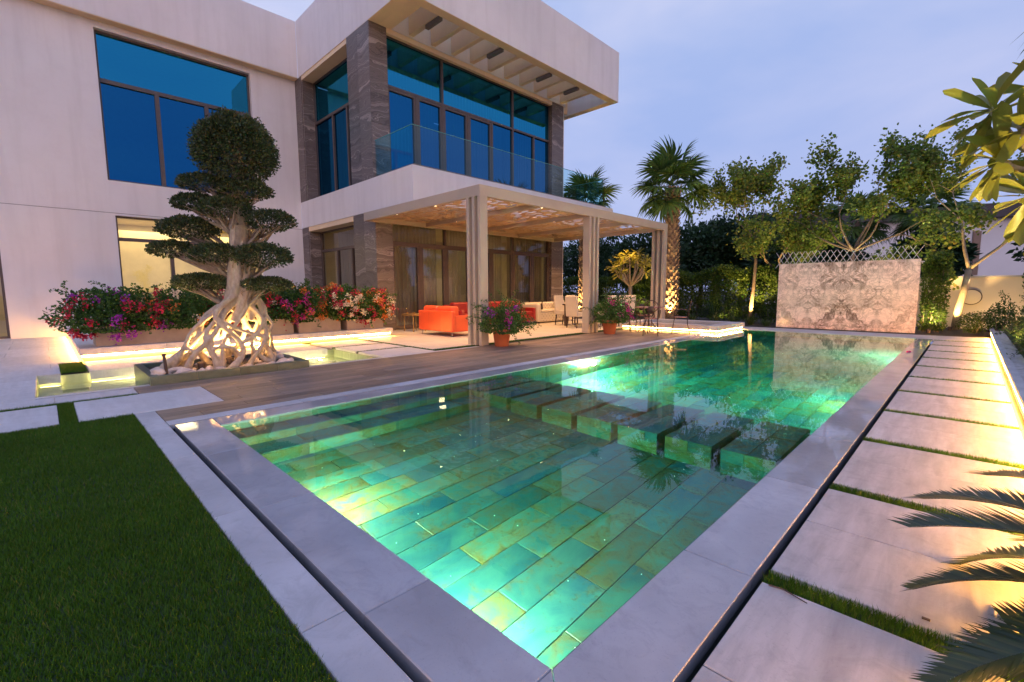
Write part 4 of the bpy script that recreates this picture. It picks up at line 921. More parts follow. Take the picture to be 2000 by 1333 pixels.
ro = rb.build('root', ROOTB, tree, True)
rm = ro.modifiers.new('fuse', 'REMESH'); rm.mode = 'VOXEL'; rm.voxel_size = 0.012; rm.use_smooth_shade = True
sm_ = ro.modifiers.new('soft', 'SMOOTH'); sm_.iterations = 4; sm_.factor = 0.5
tk = MB()
tk.tube([TC + axoff(z_) + Vector((0, 0, z_)) for z_ in (1.5, 2.1, 2.6, 3.1, 3.4)], [0.16, 0.14, 0.10, 0.07, 0.04], 10)
# pads: (centre offset along Y, along X, z, half width Y, half depth X, half height)
PX_ = 0.0075
pads = [((x - (440.8 - 9.6 * (1.2 + (572 - y) * PX_))) * PX_, dd, 1.2 + (572 - y) * PX_, hw * PX_ / 1.17, hw * PX_ / 1.17 * (1.0 if kd == 'ball' else 0.85), hh * PX_, kd) for (x, y, hw, hh, dd, rat, kd) in (
    (461, 295, 80, 66, 0.0, 0.9, 'ball'), (400, 358, 52, 17, 0.05, 0.75, 'pad'), (480, 372, 56, 20, 0.0, 0.75, 'pad'), (385, 396, 50, 18, 0.05, 0.75, 'pad'), (450, 408, 56, 22, 0.1, 0.7, 'pad'), (532, 432, 50, 23, 0.0, 0.75, 'pad'),
    (366, 446, 62, 25, 0.0, 0.7, 'pad'), (336, 488, 48, 18, 0.05, 0.75, 'pad'), (430, 497, 56, 20, 0.12, 0.7, 'pad'), (520, 503, 62, 26, 0.05, 0.65, 'pad'), (400, 553, 60, 17, 0.1, 0.7, 'pad'), (525, 558, 54, 15, 0.0, 0.7, 'pad'))]
LV = np.array([0.711, 0.703, 0.0])   # pads spread across the line of view: along this ground direction
SV = np.array([0.703, -0.711, 0.0])
for (cu, cd, cz, ru, rd, rz, kind) in pads:
    n = int(24000 if kind == 'ball' else 26000 * ru * rd)
    q = sph(n); q[:, 2] = np.where((q[:, 2] < -0.35) & (nr.random(n) < 0.6), -q[:, 2], q[:, 2])
    lump = 1 + 0.07 * np.sin(q[:, 0] * 7 + cz * 9) * np.sin(q[:, 1] * 6 + cu * 5) + nr.normal(0, 0.04, n)
    rad = np.where(nr.random(n) < 0.72, nr.uniform(0.86, 1.05, n), nr.uniform(0.5, 0.9, n)) * lump
    C = np.array(TC) + LV * cu + SV * cd + np.array([0, 0, cz - TC.z])
    loc_ = q * rad[:, None]
    if kind == 'pad': loc_[:, 2] = np.where(loc_[:, 2] < 0, loc_[:, 2] * 0.7, loc_[:, 2])
    P = C + LV * (loc_[:, :1] * ru) + SV * (loc_[:, 1:2] * rd) + np.array([0, 0, 1.0]) * (loc_[:, 2:] * rz)
    Dn = LV * q[:, :1] + SV * q[:, 1:2] + np.array([0, 0, 1.0]) * q[:, 2:] + nr.normal(0, 0.6, (n, 3))
    add_leaves('leaf_pad', P, Dn, nr.uniform(0.028, 0.05, n), nr.uniform(0.02, 0.032, n), FICUS, tree)
    s0 = TC + axoff(cz - 0.45) + Vector((0, 0, cz - 0.45 - TC.z)); C = Vector(tuple(C))
    if kind == 'pad':
        for j in range(7):
            e_ = C + Vector(tuple(LV)) * rg.uniform(-0.7, 0.7) * ru + Vector(tuple(SV)) * rg.uniform(-0.6, 0.6) * rd + Vector((0, 0, -0.3 * rz))
            md = s0.lerp(e_, 0.5) + Vector((0, 0, 0.02)); tk.tube([s0, md + Vector((rg.gauss(0, .03), rg.gauss(0, .03), -0.05)), e_], [0.04, 0.022, 0.008], 6)
            for jj in range(3): tk.tube([md, md.lerp(e_, 0.6) + Vector((rg.gauss(0, .07), rg.gauss(0, .07), 0.0)), e_ + Vector((rg.gauss(0, .14), rg.gauss(0, .14), 0.04))], [0.012, 0.008, 0.004], 4)
    else:
        for j in range(9):
            e_ = C + Vector((rg.uniform(-.4, .4), rg.uniform(-.4, .4), rg.uniform(-.25, .3))); tk.tube([s0 + Vector((0, 0.05, 0.1)), s0.lerp(e_, 0.5), e_], [0.03, 0.018, 0.006], 5)
tk.build('trunk', m_bark('fig_trunk', (0.17, 0.13, 0.095), (0.33, 0.265, 0.20), (6, 6, 3), 0.4), tree, True)
for (x, y, tx, l) in ((-8.15, 1.48, (-8.2, 1.75, 1.2), 'small uplight under the left part of the fig tree roots'), (-8.30, 2.36, (-8.2, 2.15, 1.3), 'small uplight under the right part of the fig tree roots'), (-8.42, 1.92, (-8.2, 1.95, 1.6), 'small uplight at the back of the fig tree roots')):
    uplight(x + 0.1, y + 0.1, 0.06, 110, tx, l, cone=140)
# rocks in the bed, each its own stone
for k in range(58):
    near = k < 34
    x = rg.uniform(BX1 - 0.36, BX1 - 0.14) if near else rg.uniform(BX0 + 0.15, BX1 - 0.2); y = rg.uniform(BY0 + 0.14, BY1 - 0.14)
    s = rg.uniform(0.04, 0.085) if (y < 1.35 or y > 2.5) else rg.uniform(0.028, 0.055)
    bm = bmesh.new(); bmesh.ops.create_icosphere(bm, subdivisions=2, radius=1.0); ph = [rg.uniform(0, 6.28) for _ in range(6)]
    for v in bm.verts:
        c = v.co; f = 1 + 0.22 * math.sin(c.x * 2.3 + ph[0]) + 0.18 * math.sin(c.y * 2.9 + ph[1]) + 0.16 * math.sin(c.z * 3.3 + ph[2]) + rg.uniform(-0.05, 0.05); v.co = Vector((c.x * f * (0.8 + ph[3] * 0.1), c.y * f, c.z * f * 0.72))
    me = bpy.data.meshes.new('rock'); bm.to_mesh(me); bm.free(); me.materials.append(ROCK)
    o = link('rock', me, None, (x, y, 0.06 + s * 0.45), (rg.uniform(-.3, .3), rg.uniform(-.3, .3), rg.uniform(0, 6.28))); o.scale = (s, s, s)
    setp(o, 'pale quartz rock lying in the bed under the fig tree', 'rock', 'pale rocks in the fig tree bed')
sp_ = MB().tube([(-7.66, 1.10, 0.06), (-7.67, 1.085, 0.36)], 0.02, 8); sp_.lathe([(0.028, 0.0), (0.028, 0.03), (0.0, 0.03)], 10, (-7.67, 1.085, 0.35))
setp(sp_.build('garden_stake', METALB), 'dark slim stake standing among the rocks at the bed end', 'stake')

# ================================================================== BOUGAINVILLEA
def bush(name, label, cat, group, C, radii, n, m, L, W, flowers=0, fcols=(0, 1), base_z=0.0, trail=0, rngw=0.12, stems=6, lump=0.16, fl=None):
    C = np.array(C); t = empty(name, (C[0], C[1], base_z), label, cat, group); r = np.array(radii)
    q = sph(n); ph = nr.uniform(0, 6.28, 6)
    lum = 1 + lump * (np.sin(q[:, 0] * 4 + ph[0]) * np.sin(q[:, 1] * 5 + ph[1]) + 0.6 * np.sin(q[:, 2] * 6 + ph[2] + q[:, 1] * 4))
    rad = (nr.random(n) ** 0.35) * lum + nr.normal(0, 0.05, n)
    P = C + q * rad[:, None] * r; P[:, 2] = np.maximum(P[:, 2], base_z + 0.02)
    D = q + nr.normal(0, 0.8, (n, 3))
    add_leaves('foliage', P, D, nr.uniform(0.7, 1.2, n) * L, nr.uniform(0.7, 1.2, n) * W, m, t)
    st = MB()
    for k in range(stems):
        e_ = Vector(tuple(C)) + Vector((rg.uniform(-.8, .8) * r[0], rg.uniform(-.8, .8) * r[1], rg.uniform(-.2, .8) * r[2]))
        s0 = Vector((C[0] + rg.uniform(-.2, .2) * r[0], C[1] + rg.uniform(-.6, .6) * r[1], base_z)); st.tube([s0, s0.lerp(e_, 0.5) + Vector((0, 0, 0.08)), e_], [0.016, 0.011, 0.005], 5)
    st.build('stem', BARK, t, True)
    if trail:
        Ps, Ds = [], []; tb_ = MB()
        for k in range(trail):
            a = sph(1)[0]; a[2] = abs(a[2]) * (1 if k % 3 else -0.6); p = C + a * r * 0.9; d = unit(a + np.array([0, 0, 0.5])); pts = [Vector(tuple(p))]
            for s in range(8):
                d = unit(d + nr.normal(0, 0.15, 3) + np.array([0, 0, -0.12])); p = p + d * 0.05; pts.append(Vector(tuple(p)))
                for _ in range(4): Ps.append(p + nr.normal(0, 0.015, 3)); Ds.append(nr.normal(0, 1, 3))
            tb_.tube(pts, 0.003, 4)
        setp(add_leaves('trailing_shoot', np.array(Ps), np.array(Ds), L * 0.85, W * 0.85, m, t), kind='stuff'); setp(tb_.build('shoot_stem', BARK, t), kind='stuff')
    for ci in range(len(fcols)):
        k = flowers // max(1, len(fcols)); Ps = []
        for _ in range(k):
            a = sph(1)[0]; a[2] = a[2] * 0.7 + 0.12
            if C[0] < -5: a[0] = abs(a[0])
            c = C + unit(a) * r * nr.uniform(0.92, 1.08); nb = nr.integers(22, 60); Ps.append(c + nr.normal(0, 0.028 + 0.028 * nr.random(), (nb, 3)))
        if Ps:
            Pp = np.concatenate(Ps); add_leaves('blossom', Pp, nr.normal(0, 1, Pp.shape), 0.046 if fl is None else fl, 0.04 if fl is None else fl * 0.85, PET[fcols[ci]], t, shape='oval', fold=0.1)
    return t
GB = 'bougainvilleas in the planter boxes'
for (y, z, ry, rz, n, cols_, nf, l) in ((0.95, 0.72, 0.72, 0.46, 4200, (1, 1, 4), 24, 'bougainvillea with red and purple bracts at the left planter end'),
        (2.05, 0.74, 0.72, 0.42, 3800, (1, 2, 3), 21, 'bougainvillea with a few orange and cream bracts left of the fig roots'),
        (3.15, 0.80, 0.62, 0.40, 3200, (1, 1, 3), 30, 'bougainvillea with deep red bracts directly behind the fig roots'),
        (4.25, 0.82, 0.70, 0.42, 3600, (2, 1, 0), 30, 'bougainvillea with orange and crimson bracts right of the fig roots'),
        (5.25, 0.80, 0.66, 0.42, 3600, (1, 2, 3), 42, 'bougainvillea with many crimson bracts under the bay window'),
        (6.15, 0.72, 0.56, 0.42, 3200, (3, 1, 2), 39, 'bougainvillea with white, red and orange bracts beside the stone pier')):
    bush('bougainvillea', l, 'shrub', GB, (-11.5, y, z + 0.06), (0.56, ry * 1.08, rz * 1.12), int(n * 2.0), BOUGL, 0.06, 0.044, int(nf * 1.25), cols_, 0.5, 14)
# ================================================================== POTS ON THE DECK
def pot(x, y, s, label, cols_, l2):
    p = empty('terracotta_pot', (x, y, 0), label, 'pot', 'terracotta pots on the deck')
    MB().lathe([(0.0, 0.0), (0.145 * s, 0.0), (0.15 * s, 0.01), (0.195 * s, 0.30 * s), (0.215 * s, 0.31 * s), (0.22 * s, 0.37 * s), (0.20 * s, 0.375 * s), (0.185 * s, 0.32 * s), (0.0, 0.32 * s)], 28, (x, y, 0)).build('body', TERRA, p, True)
    bush('potted_bougainvillea', l2, 'shrub', 'bougainvilleas in terracotta pots', (x + 0.05, y + 0.05, 0.55 * s), (0.48 * s, 0.50 * s, 0.38 * s), 5200, BOUGL, 0.045, 0.034, 6, cols_, 0.30 * s, 30, lump=0.25)
pot(-7.22, 6.98, 1.0, 'terracotta pot on the deck in front of the first pergola post', (4, 0), 'potted bougainvillea with purple bracts by the first pergola post')
pot(-7.08, 11.02, 1.05, 'terracotta pot on the deck in front of the middle pergola post', (0,), 'potted bougainvillea with few pink bracts by the middle pergola post')

# ================================================================== FURNITURE
def part(p, name, boxes, m, bevel=0.02, seg=3, smooth=True):
    b = MB()
    for bx in boxes: b.box(*bx)
    return b.build(name, m, p, smooth=False, local=True, bevel=bevel, seg=seg)
# two-seat sofa seen from behind: seat looks along +Y
s1 = empty('sofa', (-10.25, 7.85, 0), 'orange leather two-seat sofa standing with its back to the pond', 'sofa')
part(s1, 'base', [(-0.66, 0.66, -0.36, 0.40, 0.13, 0.34)], LEATHER, 0.02); part(s1, 'backrest', [(-0.76, 0.76, -0.46, -0.34, 0.13, 0.68)], LEATHER, 0.03)
for sx in (-1, 1):
    part(s1, 'armrest', [(sx * 0.76, sx * 0.66, -0.338, 0.43, 0.131, 0.56)], LEATHER, 0.03)
    part(s1, 'back_cushion', [(min(0.02 * sx, 0.66 * sx), max(0.02 * sx, 0.66 * sx), -0.38, -0.12, 0.42, 0.80)], LEATHER, 0.07, 4); part(s1, 'seat_cushion', [(min(0.006 * sx, 0.65 * sx), max(0.006 * sx, 0.65 * sx), -0.16, 0.42, 0.34, 0.47)], LEATHER, 0.04, 3)
    for y in (-0.40, 0.36): MB().tube([(sx * 0.68, y, 0.0), (sx * 0.68, y, 0.135)], [0.010, 0.018], 8).build('leg', STEEL, s1, True, True)
part(s1, 'seam', [(-0.262, -0.258, -0.463, -0.459, 0.15, 0.66), (0.258, 0.262, -0.463, -0.459, 0.15, 0.66)], DKLEATHER, 0.0)
s2 = empty('sofa', (-11.45, 10.65, 0), 'long dark red leather sofa along the sliding doors', 'sofa')
part(s2, 'base', [(-0.38, 0.42, -1.58, 1.58, 0.13, 0.36)], DKLEATHER, 0.02); part(s2, 'backrest', [(-0.50, -0.36, -1.70, 1.70, 0.13, 0.76)], DKLEATHER, 0.03)
for sy in (-1, 1): part(s2, 'armrest', [(-0.36, 0.45, min(sy * 1.70, sy * 1.58), max(sy * 1.70, sy * 1.58), 0.131, 0.60)], DKLEATHER, 0.03)
for k in range(3):
    a = -1.56 + k * 1.04; part(s2, 'back_cushion', [(-0.38, -0.12, a + 0.01, a + 1.03, 0.46, 0.84)], DKLEATHER, 0.07, 4); part(s2, 'seat_cushion', [(-0.15, 0.44, a + 0.008, a + 1.032, 0.36, 0.48)], DKLEATHER, 0.04)
for x in (-0.4, 0.36):
    for y in (-1.6, 1.6): MB().tube([(x, y, 0), (x, y, 0.135)], [0.010, 0.018], 8).build('leg', STEEL, s2, True, True)
# cream chesterfield with buttoned back and front
s3 = empty('chesterfield_sofa', (-11.6, 13.75, 0), 'cream buttoned chesterfield sofa beside the stone pier', 'sofa')
part(s3, 'base', [(-0.32, 0.42, -0.96, 0.96, 0.05, 0.40)], CREAM, 0.04); part(s3, 'backrest', [(-0.48, -0.22, -1.08, 1.08, 0.05, 0.76)], CREAM, 0.07, 4)
for sy in (-1, 1): part(s3, 'armrest', [(-0.40, 0.44, min(sy * 1.10, sy * 0.92), max(sy * 1.10, sy * 0.92), 0.05, 0.72)], CREAM, 0.07, 4)
part(s3, 'seat_cushion', [(-0.22, 0.43, -0.91, 0.91, 0.40, 0.50)], CREAM, 0.04)
bt = MB()
for r in range(4):
    for k in range(12):
        y = -0.95 + 0.17 * (k + 0.5 * (r % 2))
        if abs(y) < 0.9: bt.lathe([(0.0, 0.012), (0.012, 0.008), (0.016, 0.0)], 8, (0, 0, 0)); n = len(bt.v); bt.v[n - 24:] = [(0.422 + v[2], y + v[0], 0.10 + 0.08 * r + v[1]) for v in bt.v[n - 24:]]
        if abs(y) < 0.9 and r < 3: bt.lathe([(0.0, 0.012), (0.012, 0.008), (0.016, 0.0)], 8, (0, 0, 0)); n = len(bt.v); bt.v[n - 24:] = [(-0.218 + v[2], y + v[0], 0.54 + 0.075 * r + v[1]) for v in bt.v[n - 24:]]
setp(bt.build('button', simple('button_brown', (0.30, 0.24, 0.17), 0.6), s3, True, True), kind='stuff')
for x in (-0.4, 0.38):
    for y in (-1.0, 1.0): MB().lathe([(0.02, 0), (0.035, 0.05)], 10, (x, y, 0)).build('leg', DKWOOD, s3, True, True)
part(s3, 'cushion', [(-0.05, 0.12, 0.45, 0.88, 0.50, 0.84)], FABRIC, 0.07, 4)
v_ = empty('vase', (-11.35, 13.05, 0.50), 'small black vase with bare dark twigs on the cream sofa', 'vase')
MB().lathe([(0.0, 0.0), (0.05, 0.0), (0.06, 0.06), (0.045, 0.16), (0.035, 0.20), (0.04, 0.22), (0.03, 0.22), (0.025, 0.18)], 16, (0, 0, 0)).build('body', METALB, v_, True, True)
tw2 = MB()
for k in range(6): tw2.tube([(0, 0, 0.18), (rg.gauss(0, .06), rg.gauss(0, .06), 0.32), (rg.gauss(0, .14), rg.gauss(0, .14), 0.42)], [0.006, 0.005, 0.003], 5)
tw2.build('twig', METALB, v_, True, True)
# side table
st = empty('side_table', (-11.9, 7.85, 0), 'small bronze side table with slim legs by the stone pier', 'table')
part(st, 'top', [(-0.30, 0.30, -0.26, 0.26, 0.47, 0.53)], GOLD, 0.01)
for x in (-0.25, 0.25):
    for y in (-0.21, 0.21): MB().tube([(x, y, 0), (x * 0.96, y * 0.96, 0.25), (x, y, 0.47)], [0.016, 0.012, 0.016], 8).build('leg', GOLD, st, True, True)
for k, (x, y) in enumerate(((-0.2, -0.12), (-0.08, 0.05), (0.06, -0.1), (0.17, 0.1), (0.2, -0.15))):
    setp(link('cup', MB().lathe([(0.0, 0.0), (0.026, 0.0), (0.036, 0.035), (0.033, 0.035), (0.022, 0.006), (0, 0.006)], 14).build('x', GOLD).data, None, (-11.9 + x, 7.85 + y, 0.53)), 'small bronze cup standing on the side table', 'cup', 'small cups on the side table')
    bpy.data.objects.remove(bpy.data.objects['x'])
# dining table and upholstered chairs
dt = empty('dining_table', (-9.35, 13.35, 0), 'dark wood dining table among ivory chairs under the pergola', 'table')
part(dt, 'top', [(-0.5, 0.5, -0.95, 0.95, 0.70, 0.75)], DKWOOD, 0.008)
for x in (-0.42, 0.42):
    for y in (-0.86, 0.86): part(dt, 'leg', [(x - 0.04, x + 0.04, y - 0.04, y + 0.04, 0, 0.70)], DKWOOD, 0.005)
def dchair():
    c = empty('dining_chair', (0, 0, 0)); part(c, 'seat', [(-0.24, 0.24, -0.24, 0.24, 0.36, 0.50)], FABRIC, 0.03)
    b = MB(); b.xbox(Matrix.Translation((0, -0.245, 0.70)) @ Matrix.Rotation(R(6), 4, 'X'), 0.47, 0.09, 0.66); b.build('backrest', FABRIC, c, local=True, bevel=0.03, seg=3)
    for sx in (-1, 1):
        for sy in (-1, 1): MB().tube([(sx * 0.20, sy * 0.21 - (0.03 if sy < 0 else 0), 0), (sx * 0.20, sy * 0.20, 0.37)], [0.018, 0.024], 4).build('leg', DKWOOD, c, False, True)
    return c
dc0 = dchair()
for k, (x, y, rz, l) in enumerate(((-9.05, 12.12, 0, 'ivory dining chair with its back to the deck, left of the middle pergola post'), (-10.15, 12.9, -90, 'ivory dining chair on the house side of the table, nearest the camera'), (-10.15, 13.6, -90, 'ivory dining chair on the house side of the table, farther one'),
        (-8.55, 13.0, 90, 'ivory dining chair on the pool side, nearest the potted plant'), (-8.50, 13.62, 90, 'ivory dining chair on the pool side, in the middle'), (-8.55, 14.22, 90, 'ivory dining chair on the pool side, farthest from the pot'))):
    c = dc0 if k == 0 else copy_tree(dc0); c.location = (x, y, 0); c.rotation_euler = (0, 0, R(rz)); setp(c, l, 'chair', 'ivory dining chairs')
# metal bistro set
bt_ = empty('bistro_table', (-6.45, 12.05, 0), 'round dark metal bistro table with red mosaic top on the deck', 'table')
MB().lathe([(0.0, 0.70), (0.37, 0.70), (0.385, 0.705), (0.385, 0.725), (0.37, 0.73), (0.0, 0.73)], 32).build('top', REDTOP, bt_, True, True)
for k in range(4):
    a = k * math.pi / 2 + 0.4; c_, s_ = math.cos(a), math.sin(a)
    MB().tube([(c_ * r_, s_ * r_, z_) for r_, z_ in ((0.30, 0.0), (0.22, 0.10), (0.08, 0.30), (0.06, 0.42), (0.16, 0.60), (0.26, 0.70))], 0.013, 6).build('leg', METALB, bt_, True, True)
def mchair():
    c = empty('bistro_chair', (0, 0, 0))
    MB().lathe([(0.0, 0.435), (0.20, 0.435), (0.215, 0.445), (0.21, 0.46), (0.0, 0.465)], 20).build('seat', REDTOP, c, True, True)
    for sx in (-1, 1):
        MB().tube([(sx * 0.16, 0.20, 0), (sx * 0.17, 0.17, 0.25), (sx * 0.15, 0.14, 0.44)], 0.011, 6).build('leg', METALB, c, True, True)
        MB().tube([(sx * 0.19, -0.27, 0), (sx * 0.17, -0.20, 0.25), (sx * 0.17, -0.19, 0.45)], 0.011, 6).build('leg', METALB, c, True, True)
    f = [(-0.17, -0.19, 0.45), (-0.19, -0.24, 0.70), (-0.17, -0.27, 0.83), (-0.09, -0.285, 0.91), (0, -0.29, 0.935), (0.09, -0.285, 0.91), (0.17, -0.27, 0.83), (0.19, -0.24, 0.70), (0.17, -0.19, 0.45)]
    MB().tube(f, 0.012, 6).build('back_frame', METALB, c, True, True)
    d = MB(); mt = Matrix.Translation((0, -0.25, 0.68)) @ Matrix.Rotation(R(90 + 9), 4, 'X'); d.lathe([(0.0, -0.008), (0.10, -0.008), (0.105, 0.0), (0.10, 0.008), (0.0, 0.008)], 20); d.v = [tuple(mt @ Vector(v)) for v in d.v]; d.build('medallion', METALB, c, True, True)
    for sx in (-1, 1):
        MB().tube([(sx * 0.05, -0.20, 0.46), (sx * 0.10, -0.22, 0.53), (sx * 0.05, -0.24, 0.60)], 0.007, 5).build('scroll', METALB, c, True, True); MB().tube([(sx * 0.06, -0.265, 0.77), (sx * 0.12, -0.275, 0.83), (sx * 0.05, -0.28, 0.89)], 0.007, 5).build('scroll', METALB, c, True, True)
        MB().tube([(sx * 0.19, -0.23, 0.64), (sx * 0.235, -0.05, 0.67), (sx * 0.23, 0.12, 0.65), (sx * 0.19, 0.16, 0.45)], 0.010, 6).build('armrest', METALB, c, True, True)
    return c
mc0 = mchair()
for k, (x, y, rz, l) in enumerate(((-6.02, 11.38, 25, 'dark metal bistro chair nearest the pool edge'), (-7.08, 11.75, -55, 'dark metal bistro chair next to the middle potted plant'), (-5.72, 12.45, 115, 'dark metal bistro chair beside the plunge pool, rightmost'), (-6.95, 12.7, -135, 'dark metal bistro chair on the far side of the round table'))):
    c = mc0 if k == 0 else copy_tree(mc0); c.location = (x, y, 0); c.rotation_euler = (0, 0, R(rz)); setp(c, l, 'chair', 'metal bistro chairs')

# ================================================================== MARBLE WALL AND LATTICE
mw = empty('marble_wall', (-2.7, 16.6, 0), 'freestanding bookmatched marble wall at the far end of the pool', 'wall')
for k in range(4): MB().box(-4.4 + 0.85 * k + 0.001, -4.4 + 0.85 * (k + 1) - 0.001, 16.56, 16.60, 0.0, 2.0).build('marble_panel', MARBLE, mw)
MB().box(-4.38, -1.02, 16.60, 16.74, 0.0, 1.985).build('wall_core', STUCCO, mw)
lt = empty('lattice_trellis', (-2.7, 16.85, 1.9), 'white diamond lattice trellis above the marble wall', 'trellis')
x = -4.55
while x < -1.1:
    for sg in (-1, 1):
        b = MB(); c_ = Vector((x + 0.12, 16.86 + 0.008 * sg, 2.13)); b.xbox(Matrix.Translation(c_) @ Matrix.Rotation(R(sg * 31), 4, 'Y'), 0.015, 0.006, 0.58); b.build('slat', LATT, lt)
    x += 0.165
for z in (1.92,): MB().box(-4.4, -0.95, 16.875, 16.89, z, z + 0.03).build('rail', LATT, lt)
# cream garden wall with a round disc
gw = empty('garden_wall', (0.6, 19.5, 0), 'warm lit cream garden wall behind the leaning tree', 'wall')
MB().box(-1.2, 7.0, 19.5, 19.75, 0.0, 1.52).build('wall_body', GWALL, gw); MB().box(-1.22, 7.0, 19.48, 19.77, 1.521, 1.57).build('capping', COPEDRY, gw)
wd = empty('wall_disc', (0.02, 19.44, 0.95), 'round pale disc mounted on the cream garden wall', 'wall lamp')
d = MB(); mt = Matrix.Translation((0.02, 19.47, 0.95)) @ Matrix.Rotation(R(90), 4, 'X'); d.lathe([(0.0, 0.05), (0.20, 0.05), (0.22, 0.04), (0.22, -0.02)], 32); d.v = [tuple(mt @ Vector(v)) for v in d.v]; d.build('disc', GWALL, wd, True)
d = MB().tube([(0.02 + 0.222 * math.cos(a), 19.43, 0.95 + 0.222 * math.sin(a)) for a in np.linspace(0, 2 * math.pi, 33)], 0.012, 6, False); d.build('ring', METALB, wd, True)

# ================================================================== PALMS
def fan_frond(seed, pet=0.78, rad=0.95, nb=34, droop=0.30):
    g = np.random.default_rng(seed); V = []; F = []
    def add(pts_l, pts_r):
        i = len(V)
        for a, b in zip(pts_l, pts_r): V.append(a); V.append(b)
        for k in range(len(pts_l) - 1): F.append((i + 2 * k, i + 2 * k + 1, i + 2 * k + 3)); F.append((i + 2 * k, i + 2 * k + 3, i + 2 * k + 2))
    n = 6; L_, R_ = [], []                                  # petiole, slightly arched
    for k in range(n + 1):
        f = k / n; p = np.array([pet * f, 0, -0.10 * f * f]); w = 0.022 * (1 - 0.55 * f); L_.append(p + [0, w, 0.006]); R_.append(p + [0, -w, 0.006])
    add(L_, R_); add([p - [0, 0, 0.014] for p in L_], [p - [0, 0, 0.014] for p in R_])
    hub = np.array([pet, 0, -0.10])
    for j in range(nb):
        a = math.radians(-138 + 276 * (j + 0.5) / nb); ln = rad * (0.72 + 0.28 * math.cos(a / 1.7)) * g.uniform(0.92, 1.06)
        d = np.array([math.cos(a), math.sin(a), 0]); s = np.array([-math.sin(a), math.cos(a), 0]); L_, R_ = [], []
        dz = droop * g.uniform(0.6, 1.5); tw = g.normal(0, 0.06)
        for f, w in ((0.0, 0.004), (0.3, 0.031), (0.58, 0.043), (0.82, 0.024), (1.0, 0.003)):
            p = hub + d * ln * f * (1 - 0.10 * f * dz) + s * ln * tw * f * f + np.array([0, 0, 0.10 * ln * math.sin(abs(a)) * f * (1 - f) * 2 - ln * dz * f ** 3.0])
            zig = 0.012 * (1 if j % 2 else -1) * (f < 0.7); L_.append(p + s * w * ln + [0, 0, zig]); R_.append(p - s * w * ln + [0, 0, -zig])
        add(L_, R_)
    return np_mesh('frond', V, F, PALML)
FRONDS = [fan_frond(s) for s in (1, 2, 3, 4)]
def palm(x, y, h, label, group, s=1.0, nf=30, rtrunk=0.24, detail=True, lean=(0, 0), emin=-40):
    t = empty('fan_palm', (x, y, 0), label, 'palm', group)
    pts = [(lean[0] * f * f, lean[1] * f * f, h * f) for f in np.linspace(0, 1, 9)]
    MB().tube(pts, [rtrunk * (1.15 - 0.25 * k / 8) for k in range(9)], 14).build('trunk', PALMB, t, True, True)
    if detail:
        b = MB(); z = 0.05; row = 0
        while z < h + 0.05:
            nk = 9
            for k in range(nk):
                a = 2 * math.pi * (k + 0.5 * (row % 2)) / nk + rg.uniform(-0.12, 0.12); rr = rtrunk * (1.15 - 0.25 * z / h); f = z / h
                o_ = Vector((lean[0] * f * f, lean[1] * f * f, z)); d = Vector((math.cos(a), math.sin(a), 0)); s_ = Vector((-d.y, d.x, 0)); up = Vector((0, 0, 1)); k2 = rg.uniform(0.6, 1.35)
                w = 0.085 * rg.uniform(0.8, 1.2); base = o_ + d * rr * 0.9; i = len(b.v)
                tip = base + up * 0.16 * k2 + d * (0.05 + 0.05 * k2); 
                b.v += [tuple(base - s_ * w), tuple(base + s_ * w), tuple(base + d * 0.045), tuple(tip - s_ * w * 0.55), tuple(tip + s_ * w * 0.55), tuple(tip + d * 0.02 - up * 0.02)]
                b.f += [(i, i + 2, i + 5, i + 3), (i + 2, i + 1, i + 4, i + 5), (i + 3, i + 5, i + 4), (i, i + 3, i + 4, i + 1)]
            z += 0.115; row += 1
        setp(b.build('leaf_base', BOOT, t, False, True), kind='stuff')
    for k in range(nf):
        az = k * 2.39996 + rg.uniform(-0.2, 0.2); f = k / (nf - 1); el = 82 - (82 - emin) * f ** 0.85 + rg.uniform(-7, 7)
        o = bpy.data.objects.new('frond', FRONDS[k % 4]); col.objects.link(o); o.parent = t
        o.location = (lean[0] + 0.10 * math.cos(az), lean[1] + 0.10 * math.sin(az), h - 0.02 + 0.20 * (1 - f))
        o.rotation_euler = Euler((rg.uniform(-0.5, 0.5), -R(el), az), 'XYZ'); q = s * rg.uniform(0.85, 1.08); o.scale = (q, q, q)
    return t
palm(-8.40, 17.30, 5.05, 'tall fan palm with lit shaggy trunk right of the pergola', 'fan palms behind the terrace', 0.95, 25)
palm(-12.75, 17.75, 5.05, 'fan palm behind the house corner with crown above the balcony', 'fan palms behind the terrace', 0.9, 23, 0.24, True)
palm(1.62, 9.7, 5.15, 'fan palm at the right edge with only frond tips showing', 'fan palms at the right side', 1.0, 26, 0.22, False, emin=-60)
uplight(-8.10, 16.75, 0.0, 700, (-8.35, 17.2, 2.2), 'small uplight at the foot of the tall palm', cone=80)
uplight(-12.95, 17.15, 0.0, 600, (-12.8, 17.65, 2.2), 'small uplight at the foot of the palm behind the house corner', cone=80)

